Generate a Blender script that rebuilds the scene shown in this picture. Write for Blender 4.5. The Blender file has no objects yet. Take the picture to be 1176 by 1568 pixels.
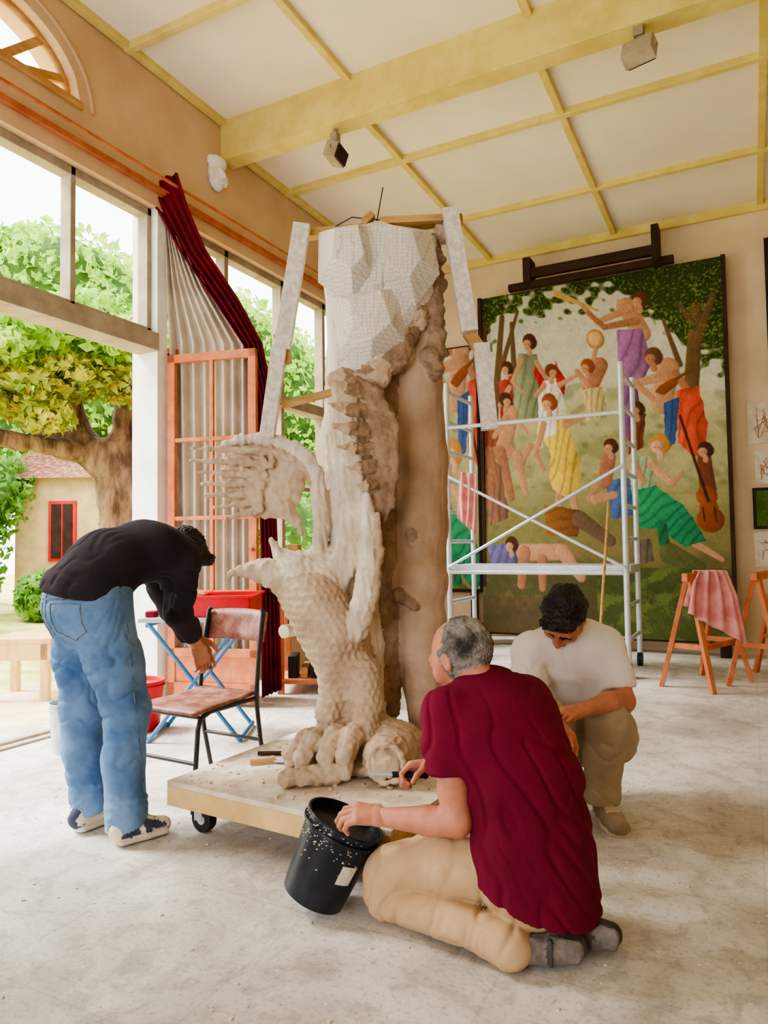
import bpy, bmesh, math, random, time
import numpy as np
from mathutils import Vector, Matrix
from mathutils.bvhtree import BVHTree
T0=time.time()
random.seed(7); np.random.seed(7)
TH=math.radians(27.3); CT=math.cos(TH); ST=math.sin(TH)
def S(u,d,z): return (CT*u-ST*d, ST*u+CT*d, z)
def SV(v):
    v=np.asarray(v,dtype=float); o=v.copy()
    o[:,0]=CT*v[:,0]-ST*v[:,1]; o[:,1]=ST*v[:,0]+CT*v[:,1]; return o
def lin(c):
    r=[]
    for x in c[:3]:
        x=x/255.0
        r.append(x/12.92 if x<=0.04045 else ((x+0.055)/1.055)**2.4)
    return (r[0],r[1],r[2],1.0)
COL=bpy.context.scene.collection
# ------------------------------------------------------------ materials
def newmat(name):
    m=bpy.data.materials.new(name); m.use_nodes=True
    nt=m.node_tree; b=nt.nodes['Principled BSDF']; return m,nt,b
def pmat(name,c1,c2=None,sc=6,rough=.75,bump=.15,bsc=40,metal=0,stretch=(1,1,1),lo=.38,hi=.62,spec=.3,bd=.01):
    m,nt,b=newmat(name); N=nt.nodes; L=nt.links
    if c2 is None: c2=tuple(x*.85 for x in c1)
    tc=N.new('ShaderNodeTexCoord'); mp=N.new('ShaderNodeMapping'); mp.inputs['Scale'].default_value=stretch
    L.new(tc.outputs['Object'],mp.inputs[0])
    n=N.new('ShaderNodeTexNoise'); n.inputs['Scale'].default_value=sc; n.inputs['Detail'].default_value=6; n.inputs['Roughness'].default_value=.6
    L.new(mp.outputs[0],n.inputs['Vector'])
    r=N.new('ShaderNodeValToRGB'); r.color_ramp.elements[0].position=lo; r.color_ramp.elements[1].position=hi
    r.color_ramp.elements[0].color=lin(c1); r.color_ramp.elements[1].color=lin(c2)
    L.new(n.outputs['Fac'],r.inputs[0]); L.new(r.outputs[0],b.inputs['Base Color'])
    b.inputs['Roughness'].default_value=rough; b.inputs['Metallic'].default_value=metal
    b.inputs['Specular IOR Level'].default_value=spec
    if bump>0:
        n2=N.new('ShaderNodeTexNoise'); n2.inputs['Scale'].default_value=bsc; n2.inputs['Detail'].default_value=5
        L.new(mp.outputs[0],n2.inputs['Vector'])
        bp=N.new('ShaderNodeBump'); bp.inputs['Strength'].default_value=bump; bp.inputs['Distance'].default_value=bd
        L.new(n2.outputs['Fac'],bp.inputs['Height']); L.new(bp.outputs[0],b.inputs['Normal'])
    return m
def cloth(name,c1,c2,sc=3,rough=.92): return pmat(name,c1,c2,sc=sc,rough=rough,bump=.12,bsc=220,bd=.002,spec=.15)
def floor_mat():
    m,nt,b=newmat('dusty_stone_floor'); N=nt.nodes; L=nt.links
    tc=N.new('ShaderNodeTexCoord')
    def noise(s,d=6,r=.6,dist=0):
        n=N.new('ShaderNodeTexNoise'); n.inputs['Scale'].default_value=s; n.inputs['Detail'].default_value=d; n.inputs['Roughness'].default_value=r; n.inputs['Distortion'].default_value=dist
        L.new(tc.outputs['Object'],n.inputs['Vector']); return n
    def ramp(src,p0,c0,p1,c1):
        r=N.new('ShaderNodeValToRGB'); r.color_ramp.elements[0].position=p0; r.color_ramp.elements[1].position=p1
        r.color_ramp.elements[0].color=c0; r.color_ramp.elements[1].color=c1; L.new(src,r.inputs[0]); return r
    def mul(a,c,f):
        x=N.new('ShaderNodeMixRGB'); x.blend_type='MULTIPLY'; x.inputs[0].default_value=f; L.new(a,x.inputs[1]); L.new(c,x.inputs[2]); return x.outputs[0]
    a=ramp(noise(1.7,8,.62,.6).outputs['Fac'],.38,lin((184,176,166)),.60,lin((222,218,211)))
    f=ramp(noise(9,12,.72,.8).outputs['Fac'],.42,(.58,.55,.51,1),.50,(1,1,1,1))
    g=ramp(noise(55,8,.75).outputs['Fac'],.38,(.5,.48,.45,1),.47,(1,1,1,1))
    c=mul(mul(a.outputs[0],f.outputs[0],.5),g.outputs[0],.6)
    v=N.new('ShaderNodeTexVoronoi'); v.inputs['Scale'].default_value=30; L.new(tc.outputs['Object'],v.inputs['Vector'])
    sp=ramp(v.outputs['Distance'],.08,(1,1,1,1),.16,(0,0,0,1))
    msk=ramp(noise(3.2,4).outputs['Fac'],.48,(0,0,0,1),.58,(1,1,1,1))
    mm=N.new('ShaderNodeMixRGB'); mm.blend_type='MULTIPLY'; mm.inputs[0].default_value=1
    L.new(sp.outputs[0],mm.inputs[1]); L.new(msk.outputs[0],mm.inputs[2])
    m2=N.new('ShaderNodeMixRGB'); L.new(mm.outputs[0],m2.inputs[0]); L.new(c,m2.inputs[1]); m2.inputs[2].default_value=lin((238,236,231))
    br=N.new('ShaderNodeTexBrick'); br.inputs['Scale'].default_value=1.0; br.inputs['Mortar Size'].default_value=.004
    br.inputs['Brick Width'].default_value=.62; br.inputs['Row Height'].default_value=.62; br.offset=0
    br.inputs['Color1'].default_value=(1,1,1,1); br.inputs['Color2'].default_value=(.93,.93,.92,1); br.inputs['Mortar'].default_value=(.62,.6,.57,1)
    L.new(tc.outputs['Object'],br.inputs['Vector'])
    L.new(mul(m2.outputs[0],br.outputs['Color'],.35),b.inputs['Base Color'])
    b.inputs['Roughness'].default_value=.55; b.inputs['Specular IOR Level'].default_value=.4
    bp=N.new('ShaderNodeBump'); bp.inputs['Strength'].default_value=.2; bp.inputs['Distance'].default_value=.008
    L.new(noise(26,10,.7).outputs['Fac'],bp.inputs['Height']); L.new(bp.outputs[0],b.inputs['Normal'])
    return m
def mesh_plaster_mat():
    m,nt,b=newmat('wire_mesh_plaster'); N=nt.nodes; L=nt.links
    tc=N.new('ShaderNodeTexCoord')
    v=N.new('ShaderNodeTexVoronoi'); v.feature='DISTANCE_TO_EDGE'; v.inputs['Scale'].default_value=66; v.inputs['Randomness'].default_value=.3
    L.new(tc.outputs['Object'],v.inputs['Vector'])
    r=N.new('ShaderNodeValToRGB'); r.color_ramp.elements[0].position=.02; r.color_ramp.elements[1].position=.12
    r.color_ramp.elements[0].color=lin((194,184,170)); r.color_ramp.elements[1].color=lin((226,219,208))
    L.new(v.outputs['Distance'],r.inputs[0]); L.new(r.outputs[0],b.inputs['Base Color'])
    bp=N.new('ShaderNodeBump'); bp.inputs['Strength'].default_value=.3; bp.inputs['Distance'].default_value=.003
    L.new(v.outputs['Distance'],bp.inputs['Height']); L.new(bp.outputs[0],b.inputs['Normal'])
    b.inputs['Roughness'].default_value=.9
    return m
def leaf_mat(name,c1,c2,c3):
    m,nt,b=newmat(name); N=nt.nodes; L=nt.links
    tc=N.new('ShaderNodeTexCoord'); n=N.new('ShaderNodeTexNoise'); n.inputs['Scale'].default_value=2.2; n.inputs['Detail'].default_value=8; n.inputs['Roughness'].default_value=.75
    L.new(tc.outputs['Object'],n.inputs['Vector'])
    r=N.new('ShaderNodeValToRGB'); e=r.color_ramp.elements; e[0].position=.35; e[0].color=lin(c1); e[1].position=.66; e[1].color=lin(c3)
    k=e.new(.5); k.color=lin(c2)
    L.new(n.outputs['Fac'],r.inputs[0]); L.new(r.outputs[0],b.inputs['Base Color']); b.inputs['Roughness'].default_value=.6
    t=N.new('ShaderNodeBsdfTranslucent'); L.new(r.outputs[0],t.inputs['Color'])
    mx=N.new('ShaderNodeMixShader'); mx.inputs[0].default_value=.45
    L.new(b.outputs[0],mx.inputs[1]); L.new(t.outputs[0],mx.inputs[2])
    L.new(mx.outputs[0],N['Material Output'].inputs['Surface'])
    return m
def attr_mat(name,rough=.6):
    m,nt,b=newmat(name); N=nt.nodes; L=nt.links
    a=N.new('ShaderNodeAttribute'); a.attribute_name='paint'; L.new(a.outputs['Color'],b.inputs['Base Color'])
    b.inputs['Roughness'].default_value=rough; b.inputs['Specular IOR Level'].default_value=.15
    return m
M={}
M['floor']=floor_mat()
M['wall']=pmat('backlit_tan_plaster',(214,184,148),(200,168,132),sc=1.5,bump=.1,bsc=15,rough=.9)  # left wall: darker tan than the back wall, backlit dimness put into the colour
M['wallb']=pmat('cream_plaster',(226,204,172),(212,188,154),sc=1.5,bump=.1,bsc=15,rough=.9)
M['ceil']=pmat('ceiling_paint',(244,234,214),(236,224,202),sc=1,bump=.03,rough=.9)
M['beam']=pmat('yellow_painted_wood',(224,206,128),(210,188,106),sc=5,bump=.12,bsc=20,rough=.6)
M['white']=pmat('whitewashed_stone',(242,240,235),(224,220,212),sc=4,bump=.3,bsc=18,rough=.9)
M['grey']=pmat('grey_painted_frame',(172,158,138),(150,136,116),sc=6,bump=.1)
M['orange']=pmat('orange_painted_wood',(206,128,86),(184,102,64),sc=8,bump=.15,bsc=30,rough=.6)
M['rail']=pmat('rust_rail',(196,120,80),(170,96,62),sc=8,bump=.1)
M['tanwood']=pmat('tan_wood',(198,158,104),(172,130,82),sc=5,bump=.15,bsc=30,stretch=(1,1,6))
M['pine']=pmat('pine_board',(222,188,132),(198,160,106),sc=4,bump=.15,bsc=25,stretch=(1,6,1),rough=.65)
M['plasterboard']=pmat('plaster_covered_board',(196,176,152),(226,216,200),sc=11,bump=.4,bsc=30,rough=.9)
M['clay']=pmat('smooth_clay',(188,160,134),(168,139,113),sc=5,bump=.3,bsc=30,rough=.8)
M['clay2']=pmat('light_clay',(202,181,156),(176,150,124),sc=7,bump=.5,bsc=40,rough=.85)
M['plaster']=pmat('wet_plaster',(220,208,191),(200,183,160),sc=9,bump=.5,bsc=40,rough=.8)
M['darkclay']=pmat('dark_rough_clay',(166,138,114),(134,106,84),sc=10,bump=.7,bsc=44,rough=.9)
M['hex']=mesh_plaster_mat()
M['foam']=pmat('plaster_batten',(228,221,210),(200,189,174),sc=40,bump=.7,bsc=70,rough=.9,bd=.01)
M['metal']=pmat('aluminium',(214,222,230),(198,206,214),sc=10,bump=.02,rough=.35,metal=.35)
M['blackmetal']=pmat('black_enamel_tube',(34,32,32),(50,46,44),sc=10,bump=.05,rough=.4)
M['rubber']=pmat('black_rubber',(26,26,28),(40,40,42),sc=10,bump=.1,rough=.6)
M['brown']=pmat('worn_brown_plywood',(120,66,52),(170,130,116),sc=12,bump=.1,rough=.45,lo=.42,hi=.7)
M['darkwood']=pmat('dark_wood',(62,40,30),(44,28,22),sc=6,bump=.1)
M['red']=pmat('red_plastic',(206,30,40),(190,24,34),sc=6,bump=0,rough=.4)
M['redcloth']=pmat('crimson_velvet',(128,20,40),(92,10,28),sc=8,bump=.1,rough=.9)
M['whitecloth']=pmat('linen_curtain',(222,212,198),(200,188,172),sc=5,bump=.1,rough=.95)
M['pinkcloth']=cloth('pink_cloth',(226,160,158),(206,130,130),sc=8)
M['blue']=pmat('blue_steel',(70,130,180),(60,110,160),sc=8,bump=0,rough=.5)
M['bucket']=pmat('black_bucket_plastic',(26,30,38),(54,58,64),sc=6,bump=.05,rough=.35,lo=.5,hi=.75)
M['clear']=pmat('cloudy_plastic',(190,196,198),(160,168,172),sc=8,bump=.0,rough=.4)
M['paper']=pmat('paper',(228,220,202),(208,196,172),sc=9,bump=.0)
M['grass']=pmat('dry_grass',(156,168,80),(212,198,128),sc=3,bump=.8,bsc=40,rough=.95)
M['gravel']=pmat('pale_ground',(226,208,174),(200,178,140),sc=5,bump=.6,bsc=40,rough=.95)
M['bark']=pmat('bark',(130,106,84),(74,56,42),sc=9,bump=1,bsc=14,rough=.95,stretch=(1,1,.35),bd=.05)
M['hedgecore']=pmat('dark_green_backing',(54,84,34),(84,112,46),sc=3,bump=1,bsc=10,rough=1,bd=.1)  # dark green opaque backing under the leaves
M['leaf']=leaf_mat('green_leaves',(96,150,44),(158,198,70),(200,222,110))
M['leafau']=leaf_mat('autumn_leaves',(160,92,34),(134,150,48),(206,196,80))
M['leafdk']=leaf_mat('hedge_leaves',(66,116,40),(110,160,62),(158,196,96))
M['house']=pmat('house_stone',(220,190,144),(196,166,122),sc=3,bump=.4,bsc=10)
M['skin']=pmat('skin_tanned',(200,138,110),(182,114,90),sc=10,bump=.05,bsc=200,rough=.5)
M['skin2']=pmat('skin_olive',(186,132,100),(170,112,84),sc=10,bump=.05,bsc=200,rough=.5)
M['hair']=pmat('black_hair',(20,16,16),(38,30,28),sc=30,bump=.9,bsc=90,rough=.45,stretch=(1,1,.4))
M['greyhair']=pmat('grey_hair',(170,162,154),(58,50,46),sc=9,bump=.9,bsc=140,rough=.7)
M['lip']=pmat('lips',(164,92,78),(150,80,70),bump=0)
M['eye']=pmat('eye',(200,190,180),(60,40,30),sc=50,bump=0,rough=.2)
M['maroon']=cloth('maroon_cotton',(114,28,52),(100,22,44))
M['blacktee']=cloth('black_cotton',(38,33,38),(48,42,46))
M['whitetee']=cloth('white_cotton',(234,227,222),(220,211,206))
M['denim']=cloth('blue_denim',(70,100,142),(112,142,178),sc=4)
M['stitch']=pmat('denim_stitch',(50,72,104),(120,124,124),sc=40,bump=0)
M['khaki']=cloth('khaki_cotton',(202,170,132),(184,152,114))
M['beige']=cloth('beige_cotton',(188,172,148),(170,152,128))
M['shoe']=pmat('cream_leather_shoe',(222,206,180),(60,66,86),sc=11,bump=.1,lo=.52,hi=.56)
M['sole']=pmat('white_sole',(220,210,192),(196,182,160),bump=.1)
M['gshoe']=pmat('dusty_grey_shoe',(84,78,76),(62,58,56),sc=8,bump=.3)
M['gsole']=pmat('worn_grey_sole',(134,124,116),(100,92,86),sc=20,bump=.6,bsc=60)
M['bshoe']=pmat('dusty_beige_shoe',(170,152,130),(140,124,104),sc=8,bump=.3)

# ------------------------------------------------------------ builders
class MB:
    def __init__(s): s.v=[]; s.f=[]; s.m=[]; s.sm=[]
    def add(s,vs,fs,mi=0,smooth=False):
        o=len(s.v); s.v+= [tuple(map(float,p)) for p in vs]
        for f in fs: s.f.append([o+i for i in f]); s.m.append(mi); s.sm.append(smooth)
    def box(s,c,size,R=None,mi=0):
        hx,hy,hz=[q/2 for q in size]
        P=[(-hx,-hy,-hz),(hx,-hy,-hz),(hx,hy,-hz),(-hx,hy,-hz),(-hx,-hy,hz),(hx,-hy,hz),(hx,hy,hz),(-hx,hy,hz)]
        if R is not None: P=[tuple(R@Vector(p)) for p in P]
        P=[(p[0]+c[0],p[1]+c[1],p[2]+c[2]) for p in P]
        s.add(P,[(0,3,2,1),(4,5,6,7),(0,1,5,4),(1,2,6,5),(2,3,7,6),(3,0,4,7)],mi)
    def bb(s,lo,hi,mi=0):
        s.box([(lo[i]+hi[i])/2 for i in range(3)],[hi[i]-lo[i] for i in range(3)],None,mi)
    def beam(s,a,b,w,h,mi=0,up=(0,0,1)):
        a=Vector(a); b=Vector(b); y=(b-a); L=y.length; y.normalize(); upv=Vector(up)
        x=y.cross(upv)
        if x.length<1e-4: x=y.cross(Vector((1,0,0)))
        x.normalize(); z=x.cross(y); R=Matrix((x,y,z)).transposed()
        s.box((a+b)/2,(w,L,h),R,mi)
    def cyl(s,a,b,r1,r2=None,n=14,mi=0,caps=True):
        if r2 is None: r2=r1
        a=Vector(a); b=Vector(b); y=(b-a).normalized()
        x=y.cross(Vector((0,0,1)))
        if x.length<1e-3: x=y.cross(Vector((1,0,0)))
        x.normalize(); z=x.cross(y)
        vs=[]
        for c,r in ((a,r1),(b,r2)):
            for i in range(n):
                t=2*math.pi*i/n; vs.append(c+x*math.cos(t)*r+z*math.sin(t)*r)
        s.add(vs,[(i,(i+1)%n,n+(i+1)%n,n+i) for i in range(n)],mi,True)
        if caps: s.add(vs,[tuple(range(n-1,-1,-1)),tuple(range(n,2*n))],mi)
    def tube(s,pts,r,n=8,mi=0):
        pts=[Vector(p) for p in pts]; rs=r if isinstance(r,(list,tuple)) else [r]*len(pts)
        vs=[]; px=None
        for i,p in enumerate(pts):
            t=(pts[min(i+1,len(pts)-1)]-pts[max(i-1,0)]).normalized()
            x=t.cross(Vector((0,0,1))) if px is None else px-t*px.dot(t)
            if x.length<1e-3: x=t.cross(Vector((1,0,0)))
            x.normalize(); px=x; z=x.cross(t)
            for j in range(n):
                a=2*math.pi*j/n; vs.append(p+x*math.cos(a)*rs[i]+z*math.sin(a)*rs[i])
        fs=[]
        for i in range(len(pts)-1):
            for j in range(n): fs.append((i*n+j,i*n+(j+1)%n,(i+1)*n+(j+1)%n,(i+1)*n+j))
        s.add(vs,fs,mi,True); m=(len(pts)-1)*n
        s.add(vs,[tuple(range(n-1,-1,-1)),tuple(range(m,m+n))],mi)
    def sheet(s,Lp,Rp,rows,cols,amp,n,mi=0,nrm=(0,1,0),seed=0,grow=0):
        def lerp(P,t):
            k=t*(len(P)-1); i=min(int(k),len(P)-2); f=k-i
            return Vector(P[i])*(1-f)+Vector(P[i+1])*f
        nv=Vector(nrm); vs=[]
        for i in range(rows+1):
            t=i/rows; a=lerp(Lp,t); b=lerp(Rp,t)
            for j in range(cols+1):
                q=j/cols; p=a*(1-q)+b*q
                w=amp*(1+grow*t)*(math.sin(q*n*2*math.pi+seed+.8*math.sin(t*4+q*5))+.4*math.sin(q*n*5.1+t*3))
                vs.append(p+nv*w)
        c=cols+1
        s.add(vs,[(i*c+j,i*c+j+1,(i+1)*c+j+1,(i+1)*c+j) for i in range(rows) for j in range(cols)],mi,True)
    def obj(s,name,mats,parent=None,bevel=0,frame=None,solid=0):
        v=s.v
        if frame is not None: v=[frame(*p) for p in v]
        me=bpy.data.meshes.new(name); me.from_pydata(v,[],s.f)
        for m in mats: me.materials.append(M[m] if isinstance(m,str) else m)
        me.polygons.foreach_set('material_index',s.m); me.polygons.foreach_set('use_smooth',s.sm); me.update()
        ob=bpy.data.objects.new(name,me); COL.objects.link(ob)
        if solid:
            q=ob.modifiers.new('s','SOLIDIFY'); q.thickness=solid; q.offset=0
        if bevel:
            q=ob.modifiers.new('b','BEVEL'); q.width=bevel; q.segments=2; q.limit_method='ANGLE'
        if parent: ob.parent=parent
        return ob
def empty(name,loc=(0,0,0)):
    e=bpy.data.objects.new(name,None); e.empty_display_size=.1; COL.objects.link(e); return e

# ------------------------------------------------------------ SDF toolkit
def nrm(v): v=np.asarray(v,float); return v/np.linalg.norm(v)
def aniso(d,f):
    d=nrm(d); return np.eye(3)-(1-f)*np.outer(d,d)
class Sdf:
    def __init__(s): s.P=[]
    def tube(s,a,b,ra,rb=None,side=(1,0,0),k=.03,tag=0,op='u'):
        a=np.asarray(a,float); b=np.asarray(b,float)
        if rb is None: rb=ra
        if np.allclose(a,b): b=b+np.array([0,0,1e-4])
        circ=not isinstance(ra,(tuple,list)) and not isinstance(rb,(tuple,list))
        if not circ:
            if not isinstance(ra,(tuple,list)): ra=(ra,ra)
            if not isinstance(rb,(tuple,list)): rb=(rb,rb)
        ax=b-a; L2=ax@ax; an=nrm(ax); sd=np.asarray(side,float); sd=sd-an*(sd@an)
        if np.linalg.norm(sd)<1e-4: sd=np.cross(an,[.3,.5,.8])
        sd=nrm(sd); ft=np.cross(an,sd)
        def fn(x,y,z):
            px,py,pz=x-a[0],y-a[1],z-a[2]
            t=np.clip((px*ax[0]+py*ax[1]+pz*ax[2])/L2,0,1)
            qx,qy,qz=px-t*ax[0],py-t*ax[1],pz-t*ax[2]
            if circ: return np.sqrt(qx*qx+qy*qy+qz*qz)-(ra+(rb-ra)*t)
            rx=ra[0]+(rb[0]-ra[0])*t; ry=ra[1]+(rb[1]-ra[1])*t; rz=np.minimum(rx,ry)
            X=qx*sd[0]+qy*sd[1]+qz*sd[2]; Y=qx*ft[0]+qy*ft[1]+qz*ft[2]; Z=qx*an[0]+qy*an[1]+qz*an[2]
            X=X/rx;Y=Y/ry;Z=Z/rz
            k0=np.sqrt(X*X+Y*Y+Z*Z)+1e-6; k1=np.sqrt((X/rx)**2+(Y/ry)**2+(Z/rz)**2)+1e-6
            return k0*(k0-1)/k1
        R=max(ra if circ else max(ra),rb if circ else max(rb))
        s.P.append((fn,np.minimum(a,b)-R,np.maximum(a,b)+R,k,tag,op)); return s
    def chain(s,pts,rs,**kw):
        for i in range(len(pts)-1): s.tube(pts[i],pts[i+1],rs[i],rs[i+1],**kw)
    def ell(s,c,r,R=None,k=.03,tag=0,op='u',cut=None):
        c=np.asarray(c,float); R=np.eye(3) if R is None else np.asarray(R,float)
        def fn(x,y,z):
            px,py,pz=x-c[0],y-c[1],z-c[2]
            X=(px*R[0,0]+py*R[1,0]+pz*R[2,0])/r[0]; Y=(px*R[0,1]+py*R[1,1]+pz*R[2,1])/r[1]; Z=(px*R[0,2]+py*R[1,2]+pz*R[2,2])/r[2]
            k0=np.sqrt(X*X+Y*Y+Z*Z)+1e-6; k1=np.sqrt((X/r[0])**2+(Y/r[1])**2+(Z/r[2])**2)+1e-6
            d=k0*(k0-1)/k1
            if cut is not None: d=np.maximum(d,cut(x,y,z))
            return d
        Rm=max(r); s.P.append((fn,c-Rm,c+Rm,k,tag,op)); return s
    def cut(s,p,n,R,tag,k=.006):
        p=np.asarray(p,float); n=nrm(n)
        def fn(x,y,z):
            a=-((x-p[0])*n[0]+(y-p[1])*n[1]+(z-p[2])*n[2]); r=np.sqrt((x-p[0])**2+(y-p[1])**2+(z-p[2])**2)-R
            return np.maximum(a,r)
        s.P.append((fn,p-R,p+R,k,tag,'s'))
    def ring(s,c,n,r,th,tag,sc=(1,1)):
        n=nrm(n); x=nrm(np.cross(n,[.2,.9,.1])); y=np.cross(n,x); c=np.asarray(c,float)
        P=[c+(x*math.cos(t)*sc[0]+y*math.sin(t)*sc[1])*r for t in np.linspace(0,2*math.pi,15)]
        s.chain(P,[th]*15,k=.006,tag=tag)
    def mesh(s,h,disp=None,seed=1):
        un=[p for p in s.P if p[5]=='u']
        lo=np.min([p[1] for p in un],0)-3*h-.01; hi=np.max([p[2] for p in un],0)+3*h+.01
        n=np.ceil((hi-lo)/h).astype(int)+1
        D=np.full(n,.5,np.float32)
        axs=[(lo[i]+np.arange(n[i])*h).astype(np.float32) for i in range(3)]
        for fn,a,b,k,tag,op in s.P:
            m=k+2.5*h
            i0=np.maximum(np.floor((a-m-lo)/h).astype(int),0); i1=np.minimum(np.ceil((b+m-lo)/h).astype(int)+1,n)
            if np.any(i1<=i0): continue
            sl=tuple(slice(i0[i],i1[i]) for i in range(3))
            x=axs[0][sl[0]][:,None,None]; y=axs[1][sl[1]][None,:,None]; z=axs[2][sl[2]][None,None,:]
            d=fn(x,y,z).astype(np.float32); o=D[sl]
            if op=='u':
                hh=np.maximum(k-np.abs(o-d),0)/k if k>0 else 0
                D[sl]=np.minimum(o,d)-hh*hh*k*.25
            else:
                d=-d; hh=np.maximum(k-np.abs(o-d),0)/k if k>0 else 0
                D[sl]=np.maximum(o,d)+hh*hh*k*.25
        neg=D<0; cnt=np.zeros([q-1 for q in n],np.int8)
        offs=[(i,j,k) for i in (0,1) for j in (0,1) for k in (0,1)]
        for o in offs: cnt+=neg[o[0]:n[0]-1+o[0],o[1]:n[1]-1+o[1],o[2]:n[2]-1+o[2]]
        act=(cnt>0)&(cnt<8); idx=-np.ones(act.shape,np.int64); C=np.argwhere(act); idx[act]=np.arange(len(C))
        acc=np.zeros((len(C),3)); num=np.zeros(len(C))
        for a in offs:
            for ax in range(3):
                if a[ax]==1: continue
                b=list(a); b[ax]=1
                d0=D[C[:,0]+a[0],C[:,1]+a[1],C[:,2]+a[2]]; d1=D[C[:,0]+b[0],C[:,1]+b[1],C[:,2]+b[2]]
                mk=(d0<0)!=(d1<0); t=np.where(mk,d0/np.where(mk,d0-d1,1),0)
                pos=np.array(a,float)[None,:]+t[:,None]*np.eye(3)[ax][None,:]
                acc[mk]+=pos[mk]; num+=mk
        V=(C+acc/num[:,None])*h+lo
        F=[]
        for ax in range(3):
            b,c=(ax+1)%3,(ax+2)%3
            sA=[slice(None)]*3; sB=[slice(None)]*3; sA[ax]=slice(0,-1); sB[ax]=slice(1,None)
            A=neg[tuple(sA)]; B=neg[tuple(sB)]; E=np.argwhere(A!=B)
            E=E[(E[:,b]>0)&(E[:,c]>0)]
            sg=A[E[:,0],E[:,1],E[:,2]]
            eb=np.zeros(3,int); eb[b]=1; ec=np.zeros(3,int); ec[c]=1
            q=[E-eb-ec,E-ec,E,E-eb]
            q=np.stack([idx[w[:,0],w[:,1],w[:,2]] for w in q],1)
            q[~sg]=q[~sg][:,::-1]; F.append(q)
        F=np.concatenate(F); F=F[(F>=0).all(1)]
        best=np.full(len(V),9.0); tg=np.zeros(len(V),int)
        for fn,a,b,k,tag,op in un:
            m=((V>a-.08)&(V<b+.08)).all(1)
            if not m.any(): continue
            d=fn(V[m,0],V[m,1],V[m,2]); w=np.where(m)[0]; bt=d<best[w]
            best[w[bt]]=d[bt]; tg[w[bt]]=tag
        if disp:
            N=vnorm(V,F); amt=np.zeros(len(V))
            for t,lst in disp.items():
                m=tg==t
                if m.any():
                    for i,(amp,fr,kind,scl) in enumerate(lst):
                        sA_=np.array(scl,float); P=V[m]@sA_ if sA_.ndim==2 else V[m]*sA_
                        if kind=='feather':
                            row=V[m][:,2]/.034+noise3(V[m],9,4)*.6; j=np.floor(row); x=V[m][:,0]/.036+.5*(j%2)+V[m][:,1]/.05
                            fx=np.abs(x-np.floor(x)-.5)*2; q=row+.4*fx**2; nn=(q-np.floor(q))-.5
                        elif kind=='crease':
                            a_=noise3(P,fr,seed+t+i*13); mk_=np.clip(.5+1.1*noise3(V[m],9,seed+5+i),0.05,1)
                            nn=(.6*noise3(P,fr*.55,seed+9+i)+.35-np.exp(-(a_/.17)**2))*mk_
                        else:
                            nn=noise3(P,fr,seed+t+i*13)
                            if kind=='fold': nn=1-2*np.abs(nn)**.7
                        amt[m]+=amp*nn
            for _ in range(2):
                s4=np.zeros(len(V)); c4=np.zeros(len(V))
                for j in range(4):
                    np.add.at(s4,F[:,j],amt[F[:,(j+1)%4]]); np.add.at(c4,F[:,j],1)
                amt=.6*amt+.4*s4/np.maximum(c4,1)
            V=V+N*amt[:,None]
        return V,F,tg
def vnorm(V,F):
    n=np.cross(V[F[:,2]]-V[F[:,0]],V[F[:,3]]-V[F[:,1]]); N=np.zeros_like(V)
    for j in range(4): np.add.at(N,F[:,j],n)
    return N/(np.linalg.norm(N,axis=1)[:,None]+1e-9)
def noise3(P,f,seed):
    r=np.random.RandomState(seed); out=np.zeros(len(P))
    for i in range(6):
        k=r.normal(size=3); k=k/np.linalg.norm(k)*f*(.6+.4*i); k2=r.normal(size=3)*f*.5; p=r.uniform(0,6,2)
        out+=np.sin(P@k+p[0]+1.6*np.sin(P@k2+p[1]))/(1+.45*i)
    return out/2.4
def combine(parts):
    V=[];F=[];Tg=[];o=0
    for v,f,t in parts: V.append(v);F.append(f+o);Tg.append(t);o+=len(v)
    return np.concatenate(V),np.concatenate(F),np.concatenate(Tg)
def sobj(name,V,F,tg,mats,parent=None,frame=True):
    if frame: V=SV(V)
    me=bpy.data.meshes.new(name); me.vertices.add(len(V)); me.vertices.foreach_set('co',V.astype(np.float32).ravel())
    me.loops.add(len(F)*4); me.loops.foreach_set('vertex_index',F.astype(np.int32).ravel())
    me.polygons.add(len(F)); me.polygons.foreach_set('loop_start',np.arange(len(F),dtype=np.int32)*4)
    for m in mats: me.materials.append(M[m])
    me.update(calc_edges=True)
    me.polygons.foreach_set('material_index',tg[F[:,0]].astype(np.int32)); me.polygons.foreach_set('use_smooth',np.ones(len(F),bool))
    me.validate(); me.update()
    ob=bpy.data.objects.new(name,me); COL.objects.link(ob)
    if parent: ob.parent=parent
    return ob
def axes(fwd,up):
    f=nrm(fwd); x=nrm(np.cross(f,up)); z=np.cross(x,f); return np.stack([x,f,z],1)
I3=(1,1,1)
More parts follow.
